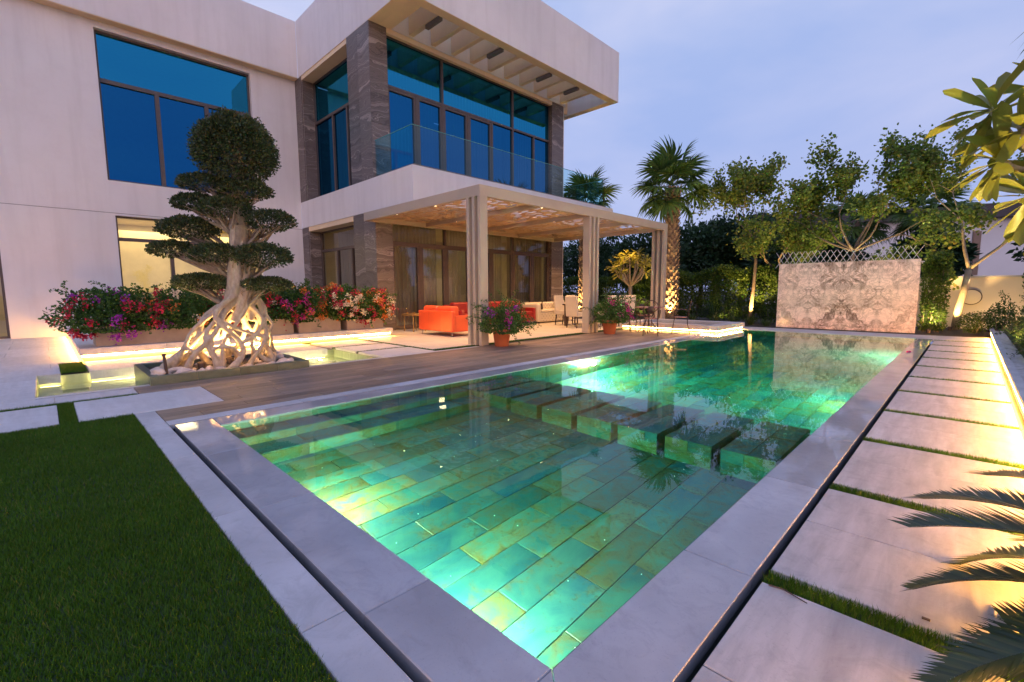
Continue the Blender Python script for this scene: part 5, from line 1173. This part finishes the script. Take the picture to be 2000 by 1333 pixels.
# ================================================================== ORCHID TREES BEHIND THE MARBLE WALL
def orchid_tree(x, y, label, limbs, trunk, r, nl, depth=3, ll=1.5, bend=0.4, m=BAUL, L=0.085, bark=BARK, group='orchid trees at the garden end', per=5, up=0.15, spread=0.6):
    t = empty('orchid_tree', (x, y, 0), label, 'tree', group); b = MB(); tips = []
    b.tube([Vector((x, y, 0)) + Vector(p) for p in trunk], [r * (1.25 - 0.4 * k / (len(trunk) - 1)) for k in range(len(trunk))], 9); top = Vector((x, y, 0)) + Vector(trunk[-1])
    for d in limbs: grow(b, top, d, ll, r * 0.62, depth, tips, rg, bend, up, (2, 3), 0.74, spread)
    b.build('trunk', bark, t, True)
    tp = np.array([tuple(a) for a, _ in tips]); td = np.array([tuple(d) for _, d in tips]); k = max(1, int(nl / len(tp)))
    P = np.repeat(tp, k, 0) + nr.normal(0, 0.12, (len(tp) * k, 3)); D = np.repeat(td, k, 0) * 0.3 + nr.normal(0, 0.8, (len(tp) * k, 3)) + np.array([0, 0, -0.25]); n = len(P)
    add_leaves('crown', P, D, nr.uniform(0.7, 1.2, n) * L, nr.uniform(0.7, 1.2, n) * L * 0.92, m, t, shape='round', fold=0.3)
    return t
orchid_tree(-5.75, 18.3, 'slim orchid tree with sparse leaves left of the marble wall', [(-0.6, 0.1, 0.9), (0.45, -0.1, 1.0), (0.05, 0.3, 1), (-0.2, -0.3, 0.8)], [(0, 0, 0), (0.08, 0, 1.2), (0.12, 0, 2.2), (0.0, 0, 2.9)], 0.055, 5200, 3, 1.1, 0.42, L=0.10, up=0.03, spread=0.75)
orchid_tree(-5.0, 18.9, 'low leafy orchid tree whose crown fills the space left of the marble wall', [(-0.5, 0.1, 0.7), (0.5, -0.1, 0.7), (0.05, 0.3, 0.9), (-0.1, -0.3, 0.6), (0.8, 0, 0.5)], [(0, 0, 0), (0.05, 0, 0.8), (0.1, 0, 1.6)], 0.08, 5200, 3, 0.85, 0.4)
orchid_tree(-2.75, 18.2, 'wide orchid tree spreading above the marble wall', [(-1.0, 0.1, 0.75), (0.8, -0.1, 0.8), (0.05, 0.3, 1.0), (-0.45, -0.3, 0.85), (1.3, 0.2, 0.5), (-1.3, -0.1, 0.5), (0.5, 0.3, 0.8)], [(0, 0, 0), (0.05, 0, 1.2), (-0.02, 0, 2.0), (0.02, 0, 2.4)], 0.062, 11500, 3, 1.32, 0.45, L=0.10, up=0.02, spread=0.75)
v_t = orchid_tree(-0.25, 18.75, 'pale forked tree lit from below in front of the cream garden wall', [(-0.25, -0.1, 0.9), (0.75, 0.0, 0.95)], [(0, 0, 0), (0.02, 0, 0.5), (0.10, 0, 1.1), (0.16, 0, 1.75)], 0.085, 6000, 4, 1.35, 0.22, BAUL, 0.075, PALEBARK, up=0.12, spread=0.62)
uplight(-0.36, 18.35, 0.0, 700, (-0.15, 18.75, 1.6), 'small uplight at the foot of the forked tree', cone=70)
uplight(-5.55, 17.9, 0.0, 800, (-5.65, 18.3, 1.6), 'small uplight at the foot of the slim orchid tree', cone=80)
uplight(0.45, 18.3, 0.0, 90, (0.5, 19.4, 0.9), 'small uplight washing the cream garden wall', cone=120)

# ================================================================== HEDGES AND SHRUBS
def hedge(x0, x1, y0, y1, z1, n, m, label, L=0.07, W=0.045, group='clipped hedges around the garden', stems=10, z0=0.05, name='hedge', cat='hedge', ragged=0.08):
    t = empty(name, ((x0 + x1) / 2, (y0 + y1) / 2, 0), label, cat, group)
    P = np.stack([nr.uniform(x0, x1, n), nr.uniform(y0, y1, n), nr.uniform(z0, z1, n)], 1); f = nr.random(n)
    P[:, 1] = np.where(f < 0.5, y0 + np.abs(nr.normal(0, 0.09, n)), P[:, 1]); P[:, 2] = np.where((f > 0.5) & (f < 0.75), z1 - np.abs(nr.normal(0, 0.09, n)), P[:, 2])
    wv = 0.10 * np.sin(P[:, 0] * 3.1) + 0.08 * np.sin(P[:, 0] * 7.7 + P[:, 2] * 4) + 0.05 * np.sin(P[:, 2] * 9 + P[:, 0] * 2)
    P[:, 1] += wv; P[:, 2] += np.where(P[:, 2] > z1 * 0.8, 0.12 * np.sin(P[:, 0] * 4.3) * np.sin(P[:, 0] * 1.7), 0) + nr.normal(0, ragged, n) * (P[:, 2] > z1 * 0.9)
    P[:, 2] = np.maximum(P[:, 2], 0.03)
    D = nr.normal(0, 0.7, (n, 3)) + np.array([0, -0.5, 0.45])
    add_leaves('foliage', P, D, nr.uniform(0.7, 1.25, n) * L, nr.uniform(0.7, 1.25, n) * W, m, t)
    st = MB()
    for k in range(stems):
        x = rg.uniform(x0 + .05, x1 - .05); y = rg.uniform(y0 + 0.05, (y0 + y1) / 2); st.tube([(x, y, 0), (x + rg.gauss(0, .04), y, z1 * 0.4), (x + rg.gauss(0, .08), y, z1 * 0.85)], [0.014, 0.011, 0.006], 5)
    st.build('stem', BARK, t, True); return t
hedge(-17.5, -11.2, 19.4, 20.3, 1.75, 15000, HEDGEL, 'long dark hedge behind the house corner palm', 0.10, 0.06)
hedge(-11.2, -7.4, 19.1, 20.0, 1.85, 15000, HEDGEL, 'hedge section behind the tall palm and the plunge pool', 0.095, 0.055)
hedge(-7.4, -4.5, 18.6, 19.4, 1.95, 14000, HEDGEL, 'hedge section next to the left end of the marble wall', 0.095, 0.055)
hedge(-0.98, -0.42, 17.2, 17.75, 2.0, 4200, HEDGEL, 'tall thin-stemmed hedge between marble wall and cream wall', 0.075, 0.04, stems=14)
hedge(0.86, 2.4, 14.9, 16.6, 1.55, 9000, HEDGEL, 'dense hedge block at the right side by the lit kerb', 0.055, 0.04)
hedge(1.15, 2.6, 9.0, 13.6, 0.9, 7500, BOUGL, 'lower hedge block at the right side beside the path', 0.05, 0.03)
bush('clipped_shrub', 'low rounded shrub at the foot of the cream garden wall', 'shrub', 'rounded shrubs at the garden end', (0.15, 17.5, 0.28), (0.36, 0.45, 0.30), 2600, HEDGEL, 0.035, 0.025, 0, (), 0.0, 0)
bush('clipped_shrub', 'second low rounded shrub at the end of the path kerb', 'shrub', 'rounded shrubs at the garden end', (0.62, 17.8, 0.42), (0.30, 0.35, 0.40), 1500, BOUGL, 0.05, 0.035, 0, (), 0.0, 6)
for (x, y, z, rx, ry, rz, n, l) in ((-3.9, 17.25, 0.3, 0.4, 0.25, 0.3, 700, ''),): pass
# strap-leaved clumps
def clump(x, y, z, n, L, label, m=STRAPL, W=0.022, group='strap-leaved clumps', tilt=0.8, droop=0.45):
    t = empty('strap_plant', (x, y, z), label, 'plant', group); a = nr.uniform(0, 6.28, n); el = nr.uniform(0.25, 1.0, n) * tilt
    D = np.stack([np.cos(a) * np.sin(el), np.sin(a) * np.sin(el), np.cos(el)], 1); P = np.array([x, y, z]) + np.stack([np.cos(a), np.sin(a), np.zeros(n)], 1) * nr.uniform(0, 0.10, (n, 1))
    S = np.stack([-np.sin(a), np.cos(a), np.zeros(n)], 1); N = np.cross(S, D)
    add_leaves('leaf_tuft', P, D, nr.uniform(0.6, 1.1, n) * L, W, m, t, shape='strap', N=N, droop=droop); return t
spots = [(-5.3, 17.0, 0, 0.62, 'strap plant left of the marble wall base'), (-5.9, 17.1, 0, 0.6, 'strap plant under the slim orchid tree'), (-6.6, 17.2, 0, 0.62, 'strap plant behind the right corner of the plunge pool'), (-4.75, 16.75, 0, 0.5, 'strap plant touching the left end of the marble wall'),
         (-7.4, 17.2, 0, 0.6, 'strap plant right of the tall palm trunk'), (0.80, 8.2, 0.09, 0.62, 'strap plant by the path, nearest of the right side row'), (0.80, 9.4, 0.09, 0.6, 'strap plant by the path, second from the camera'), (0.80, 10.6, 0.09, 0.62, 'strap plant by the path, third from the camera'), (0.80, 11.8, 0.09, 0.6, 'strap plant by the path, fourth from the camera'), (0.80, 13.0, 0.09, 0.6, 'strap plant by the path, fifth from the camera'), (0.80, 14.4, 0.09, 0.6, 'strap plant in front of the dense hedge block')]
for (x, y, z, L, l) in spots: clump(x, y, z, 70, L, l)
for (x, y, s, l) in ((-9.6, 18.0, 0.85, 'spiky young palm left of the tall palm'), (-6.9, 18.0, 1.15, 'fine-leaved young palm between tall palm and orchid tree'), (-10.8, 18.3, 0.9, 'spiky shrub under the frangipani tree')):
    clump(x, y, 0.15, 130, s, l, TREEL, 0.02, 'spiky shrubs in front of the hedge', 1.25, 0.35)
for k, (x, y, r_) in enumerate(((1.02, 10.0, 0.36), (1.0, 11.2, 0.40), (0.98, 12.4, 0.40), (0.98, 13.7, 0.42))):
    bush('low_bush', ('low bush by the path, nearest of the right side row', 'low bush by the path, second from the camera', 'low bush by the path, third from the camera', 'low bush by the path, farthest of the right side row')[k], 'shrub', 'low bushes along the right side', (x, y, 0.40), (r_ * 0.8, r_ * 1.1, 0.38), 2600, STRAPL, 0.07, 0.022, 2 if k < 2 else 0, (0,), 0.05, 8)
# dark trees beyond the hedge
for (px, py, pz, rx, rz, n, l) in ((-17.5, 26, 3.0, 3.0, 1.6, 5200, 'dark broad tree far behind the house corner'), (-13.2, 24.5, 2.6, 2.3, 1.7, 5200, 'dark tree seen between the pergola posts'), (-11.3, 27, 3.3, 2.4, 1.6, 4600, 'dark feathery tree left of the tall palm trunk'), (-9.4, 28, 3.4, 2.0, 1.9, 4200, 'dark bushy tree right of the tall palm trunk'),
        (-6.9, 27, 2.9, 1.9, 1.7, 4200, 'dark tree behind the slim orchid tree'), (-4.6, 24.5, 2.2, 1.3, 1.1, 2600, 'dark shrubby tree behind the marble wall'), (-1.2, 23.5, 2.2, 0.9, 0.9, 2600, 'grey-green bush rising behind the lattice'), (3.2, 22.5, 2.4, 1.8, 1.5, 4200, 'dark drooping tree behind the cream garden wall'), (3.3, 17.5, 2.6, 1.4, 1.6, 4200, 'dark tree above the dense hedge block at the right')):
    t = bush('dark_tree', l, 'tree', 'dark trees beyond the hedge', (px, py, pz), (rx, rx * 0.8, rz), int(n * 1.5), TREEL, 0.30, 0.13, 0, (), 0.4, 14, stems=8, lump=0.3)
    MB().tube([(px, py, 0), (px + 0.1, py, 1.2), (px, py, pz)], [0.16, 0.13, 0.07], 8).build('trunk', BARK, t, True)
for (x, y, h, s) in ((-4.1, 27.5, 4.4, 1.0), (-1.5, 27.0, 4.4, 1.0), (-12.6, 33, 4.6, 0.9), (-9.7, 33, 4.9, 0.9)):
    palm(x, y, h, {-4.1: 'small fan palm in front of the neighbouring white wall, left one', -1.5: 'small fan palm in front of the neighbouring white wall, right one', -12.6: 'distant fan palm crown above the dark trees, left one', -9.7: 'distant fan palm crown above the dark trees, right one'}[x], 'distant fan palms', s, 20, 0.16, False)

# ================================================================== FRANGIPANI
def leaf_blade(Lb, W, droop, seed):
    g = random.Random(seed); V = []; F = []; n = 9
    for k in range(n + 1):
        f = k / n; w = W * 0.62 * (f ** 0.85) * math.sqrt(max(0.0, 1 - f ** 7)) * 0.9 + 0.002
        x = Lb * f; z = -droop * Lb * f * f; wav = 0.004 * math.sin(f * 9 + seed)
        V += [(x, w, z + w * 0.22 + wav), (x, 0, z), (x, -w, z + w * 0.22 - wav)]
    for k in range(n):
        i = 3 * k; F += [(i, i + 1, i + 4, i + 3), (i + 1, i + 2, i + 5, i + 4)]
    return np_mesh('leaf', V, F, FRANL, True)
LB = [leaf_blade(0.29, 0.088, d, s) for d, s in ((0.10, 1), (0.22, 2), (0.34, 3), (0.05, 4))]
def rosette(t, p, ax, n, sc_, spread=(35, 105)):
    ax = Vector(ax).normalized(); q0 = ax.to_track_quat('Z', 'Y'); tl = wloc(t)
    for k in range(n):
        a = k * 2.39996 + rg.uniform(-.25, .25); th = R(spread[0] + (spread[1] - spread[0]) * (k / max(1, n - 1)) + rg.uniform(-8, 8))
        d = Vector((math.cos(a) * math.sin(th), math.sin(a) * math.sin(th), math.cos(th))); d = q0 @ d; up = Vector((0, 0, 1))
        y = up.cross(d); y = y.normalized() if y.length > 1e-3 else Vector((0, 1, 0)); z = d.cross(y)
        m3 = Matrix((d, y, z)).transposed() @ Matrix.Rotation(rg.uniform(-.5, .5), 3, 'X')
        o = bpy.data.objects.new('leaf', rg.choice(LB)); col.objects.link(o); o.parent = t
        o.location = Vector(p) - tl - ax * rg.uniform(0, 0.05) * sc_; o.rotation_euler = m3.to_euler(); s = sc_ * rg.uniform(0.75, 1.1); o.scale = (s, s, s)
fr = empty('frangipani_tree', (1.05, 4.55, 0.1), 'frangipani branches with broad yellow-green leaves at the right edge', 'tree')
fb = MB(); base = Vector((1.05, 4.55, 0.1)); k1 = Vector((0.95, 4.6, 1.2)); fb.tube([base, base.lerp(k1, 0.5) + Vector((0.04, 0, 0)), k1], [0.07, 0.06, 0.05], 9)
tips_ = [((0.00, 4.42, 2.36), (-0.7, 0.1, 0.5)), ((0.06, 4.45, 2.03), (-0.9, -0.1, 0.25)), ((0.30, 4.75, 2.50), (-0.1, 0.1, 0.8)), ((0.22, 4.62, 1.80), (-0.8, 0.1, 0.0)), ((0.14, 4.40, 2.22), (-0.5, -0.3, 0.5)), ((0.45, 4.6, 2.15), (-0.2, -0.2, 0.7)), ((0.36, 4.8, 1.62), (-0.7, 0.2, -0.1)), ((0.55, 4.9, 2.75), (0, 0.1, 1)), ((1.2, 4.3, 2.4), (0.3, -0.3, 0.8)), ((1.5, 4.7, 2.2), (0.7, 0, 0.6))]
k2 = Vector((0.55, 4.62, 1.72)); k3 = Vector((0.28, 4.55, 2.0)); fb.tube([k1, k1.lerp(k2, 0.5) + Vector((0, 0, 0.08)), k2], [0.05, 0.042, 0.036], 8); fb.tube([k2, k2.lerp(k3, 0.5) + Vector((0, 0, -0.03)), k3], [0.034, 0.030, 0.027], 8)
for i, (p, d) in enumerate(tips_):
    s0 = k3 if i in (0, 1, 2, 4) else (k2 if i in (3, 5, 6, 7) else k1); p = Vector(p); fb.tube([s0, s0.lerp(p, 0.5) + Vector((0, 0, -0.05)), p], [0.026, 0.021, 0.016], 7); rosette(fr, p, d, 18 if i in (0, 1, 3) else 14, 1.12)
fb.build('branch', PALEBARK, fr, True)
uplight(0.55, 3.9, 0.12, 460, (0.3, 4.5, 2.1), 'small uplight under the frangipani at the right edge', (1.0, 0.72, 0.26), 80)
f2c = Vector((-9.35, 15.95, 0)); f2 = empty('frangipani_tree', f2c, 'small frangipani tree lit from below seen under the pergola', 'tree'); fb = MB()
top = f2c + Vector((0, 0, 1.35)); fb.tube([f2c, f2c + Vector((0.02, 0, 0.7)), top], [0.085, 0.075, 0.07], 9)
for i in range(16):
    a = i * 2.4; rr = 0.30 + 0.55 * ((i * 7) % 16) / 16; p = f2c + Vector((math.cos(a) * rr, math.sin(a) * rr, 1.75 + 0.95 * (1 - rr) + rg.uniform(-.15, .25)))
    md = top.lerp(p, 0.55) + Vector((math.cos(a), math.sin(a), -0.3)) * 0.12; fb.tube([top, md, p], [0.045, 0.032, 0.02], 6); rosette(f2, p, (p - md).normalized() + Vector((0, 0, 0.8)), 13, 1.35, (40, 112))
fb.build('branch', PALEBARK, f2, True)
uplight(-9.15, 15.55, 0.0, 34, (-9.35, 15.95, 1.8), 'small uplight at the foot of the frangipani under the pergola', cone=90)

# ================================================================== SAGO CYCAD IN THE FOREGROUND
def cycad_frond(seed, Lr=1.15, npair=84, lf=0.20):
    g = np.random.default_rng(seed); V = []; F = []
    def cur(f): return np.array([Lr * (f - 0.10 * f ** 3), 0, Lr * (0.42 * f - 0.62 * f * f)])
    n = 14
    for k in range(n + 1):
        p = cur(k / n); w = 0.008 * (1 - 0.7 * k / n); V += [p + [0, w, 0], p + [0, -w, 0], p + [0, 0, -w * 1.2]]
    for k in range(n):
        i = 3 * k
        for a, b in ((0, 1), (1, 2), (2, 0)): F += [(i + a, i + b, i + 3 + b), (i + a, i + 3 + b, i + 3 + a)]
    for j in range(npair):
        f = 0.10 + 0.90 * j / (npair - 1); p = cur(f); t = unit(cur(min(1, f + 0.02)) - cur(f - 0.02)); up = np.array([-t[2], 0, t[0]])
        ln = lf * (math.sin(math.pi * (0.12 + 0.80 * f)) ** 0.6) * g.uniform(0.9, 1.08); fw = 0.55 + 0.5 * f
        for s in (-1, 1):
            d = unit(t * fw + np.array([0, s, 0]) + up * 0.32 + g.normal(0, 0.03, 3)); w = unit(np.cross(d, np.array([0, s, 0]) + t)) ; w = unit(t - d * (t @ d)) * 0.0058
            e = p + d * ln + np.array([0, 0, -0.04 * ln]); i = len(V); mid = p + d * ln * 0.55
            V += [p - w, p + w, mid + w, mid - w, e]; F += [(i, i + 1, i + 2), (i, i + 2, i + 3), (i + 3, i + 2, i + 4)]
    return np_mesh('frond', V, F, CYCL)
CF = [cycad_frond(s) for s in (1, 2, 3)]
cyc = empty('sago_cycad', (0.84, 2.16, -0.10), 'dark feathery sago cycad in the right foreground', 'plant')
MB().lathe([(0.0, 0.0), (0.13, 0.0), (0.15, 0.12), (0.13, 0.24), (0.06, 0.30), (0.0, 0.31)], 16).build('trunk', PALMB, cyc, True, True)
for k in range(40):
    o = bpy.data.objects.new('frond', CF[k % 3]); col.objects.link(o); o.parent = cyc; az = k * 2.39996; f = k / 39
    o.location = (0.07 * math.cos(az), 0.07 * math.sin(az), 0.25); o.rotation_euler = Euler((rg.uniform(-.2, .2), -R(30 - 50 * f + rg.uniform(-5, 5)), az), 'XYZ'); s = rg.uniform(0.78, 0.95); o.scale = (s, s, s)

# ================================================================== NEIGHBOURING HOUSE
na = math.atan2(6.0, 12.0); nh = empty('neighbour_house', (-5.5, 46.0, 0), 'white house with dark tiled roof beyond the garden', 'house', None, None, na)
MB().box(-7.5, 9.5, 0, 8, 0, 6.3).build('wall', NWALL, nh, local=True)
MB().box(-8.2, 10.2, -0.7, 8.7, 6.3, 6.5).build('eave', NROOF, nh, local=True)
for k in range(9): MB().box(-8.2, 10.2, -0.7 + 0.45 * k, -0.7 + 0.45 * k + 0.5, 6.5 + 0.14 * k, 6.5 + 0.14 * k + 0.15).build('roof_course', NROOF, nh, local=True)
MB().box(-8.1, 10.1, 3.3, 8.6, 6.5, 7.7).build('roof', NROOF, nh, local=True)
for x in (4.4, 5.9):
    w_ = MB().box(x, x + 0.5, -0.06, -0.001, 2.2, 5.4).build('window', FRAME, nh, local=True); MB().box(x + 0.06, x + 0.44, -0.075, -0.061, 2.3, 5.3).build('pane', FRAME, w_, local=True)
if False: fw = empty('boundary_wall', (-12, 21.2, 0), 'pale boundary wall hidden behind the hedges', 'wall')

# warm uplights along hedge and right-hand bed
for (x, y, z, e, tx, l) in ((-10.4, 18.6, 0.0, 160, (-10.4, 19.3, 1.2), 'small uplight in front of the hedge left of the tall palm'), (-6.9, 18.0, 0.0, 160, (-6.7, 18.8, 1.2), 'small uplight in front of the hedge by the plunge pool'), (-0.75, 16.95, 0.0, 120, (-0.72, 17.3, 1.3), 'small uplight under the thin-stemmed hedge'), (0.72, 10.4, 0.09, 60, (1.0, 10.8, 0.7), 'small uplight in the right bed between the nearer bushes'), (0.72, 12.0, 0.09, 60, (1.0, 12.6, 0.7), 'small uplight in the right bed between the farther bushes'), (0.74, 13.9, 0.09, 90, (1.1, 15.0, 0.9), 'small uplight before the dense hedge block')):
    uplight(x, y, z, e, tx, l, (1.0, 0.72, 0.28), 120)

uplight(-2.6, 17.7, 0.0, 900, (-2.7, 18.2, 3.6), 'small uplight behind the marble wall under the wide tree', (1.0, 0.76, 0.32), 110)

# glass guard behind the left planters, fallen bits on the stone
gr = empty('glass_guard', (-12.3, 2.3, 0), 'low clear glass guard rail behind the left bougainvilleas', 'railing')
MB().box(-12.32, -12.28, 0.7, 3.95, 1.175, 1.20).build('rail', STEEL, gr)
for a, b in ((0.72, 1.8), (1.82, 2.9), (2.92, 3.93)): MB().quad((-12.3, a, 0.05), (-12.3, b, 0.05), (-12.3, b, 1.174), (-12.3, a, 1.174)).build('pane', GLASSC, gr)
for a in (0.72, 1.81, 2.91, 3.92): MB().box(-12.315, -12.285, a - 0.015, a + 0.015, -0.04, 1.1745).build('post', STEEL, gr)
n = 14; fl_ = link('fallen_blossom', leaf_mesh('fallen_blossom', np.tile(np.array([0, 0, 0.006]), (n, 1)), nr.normal(0, 1, (n, 3)) * np.array([1, 1, 0.25]) + np.array([0, 0, 0.3]), 0.04, 0.035, PET[0]), None, (-0.76, 11.5, 0.0))
setp(fl_, 'fallen magenta blossom on the wet coping near the far end', 'blossom')
setp(MB().tube([(-0.50, 1.985, 0.004), (-0.45, 1.99, 0.007), (-0.36, 1.965, 0.004)], [0.003, 0.003, 0.002], 5).build('twig', DKWOOD), 'thin dark twig lying on the nearest stepping slab', 'twig')
setp(MB().box(-0.012, 0.012, -0.006, 0.006, 0.0, 0.006).build('dry_leaf', DKWOOD, bevel=0.002), 'tiny brown dry leaf on a stepping slab beside the turf joint', 'leaf').location = (-0.03, 2.17, 0.0)
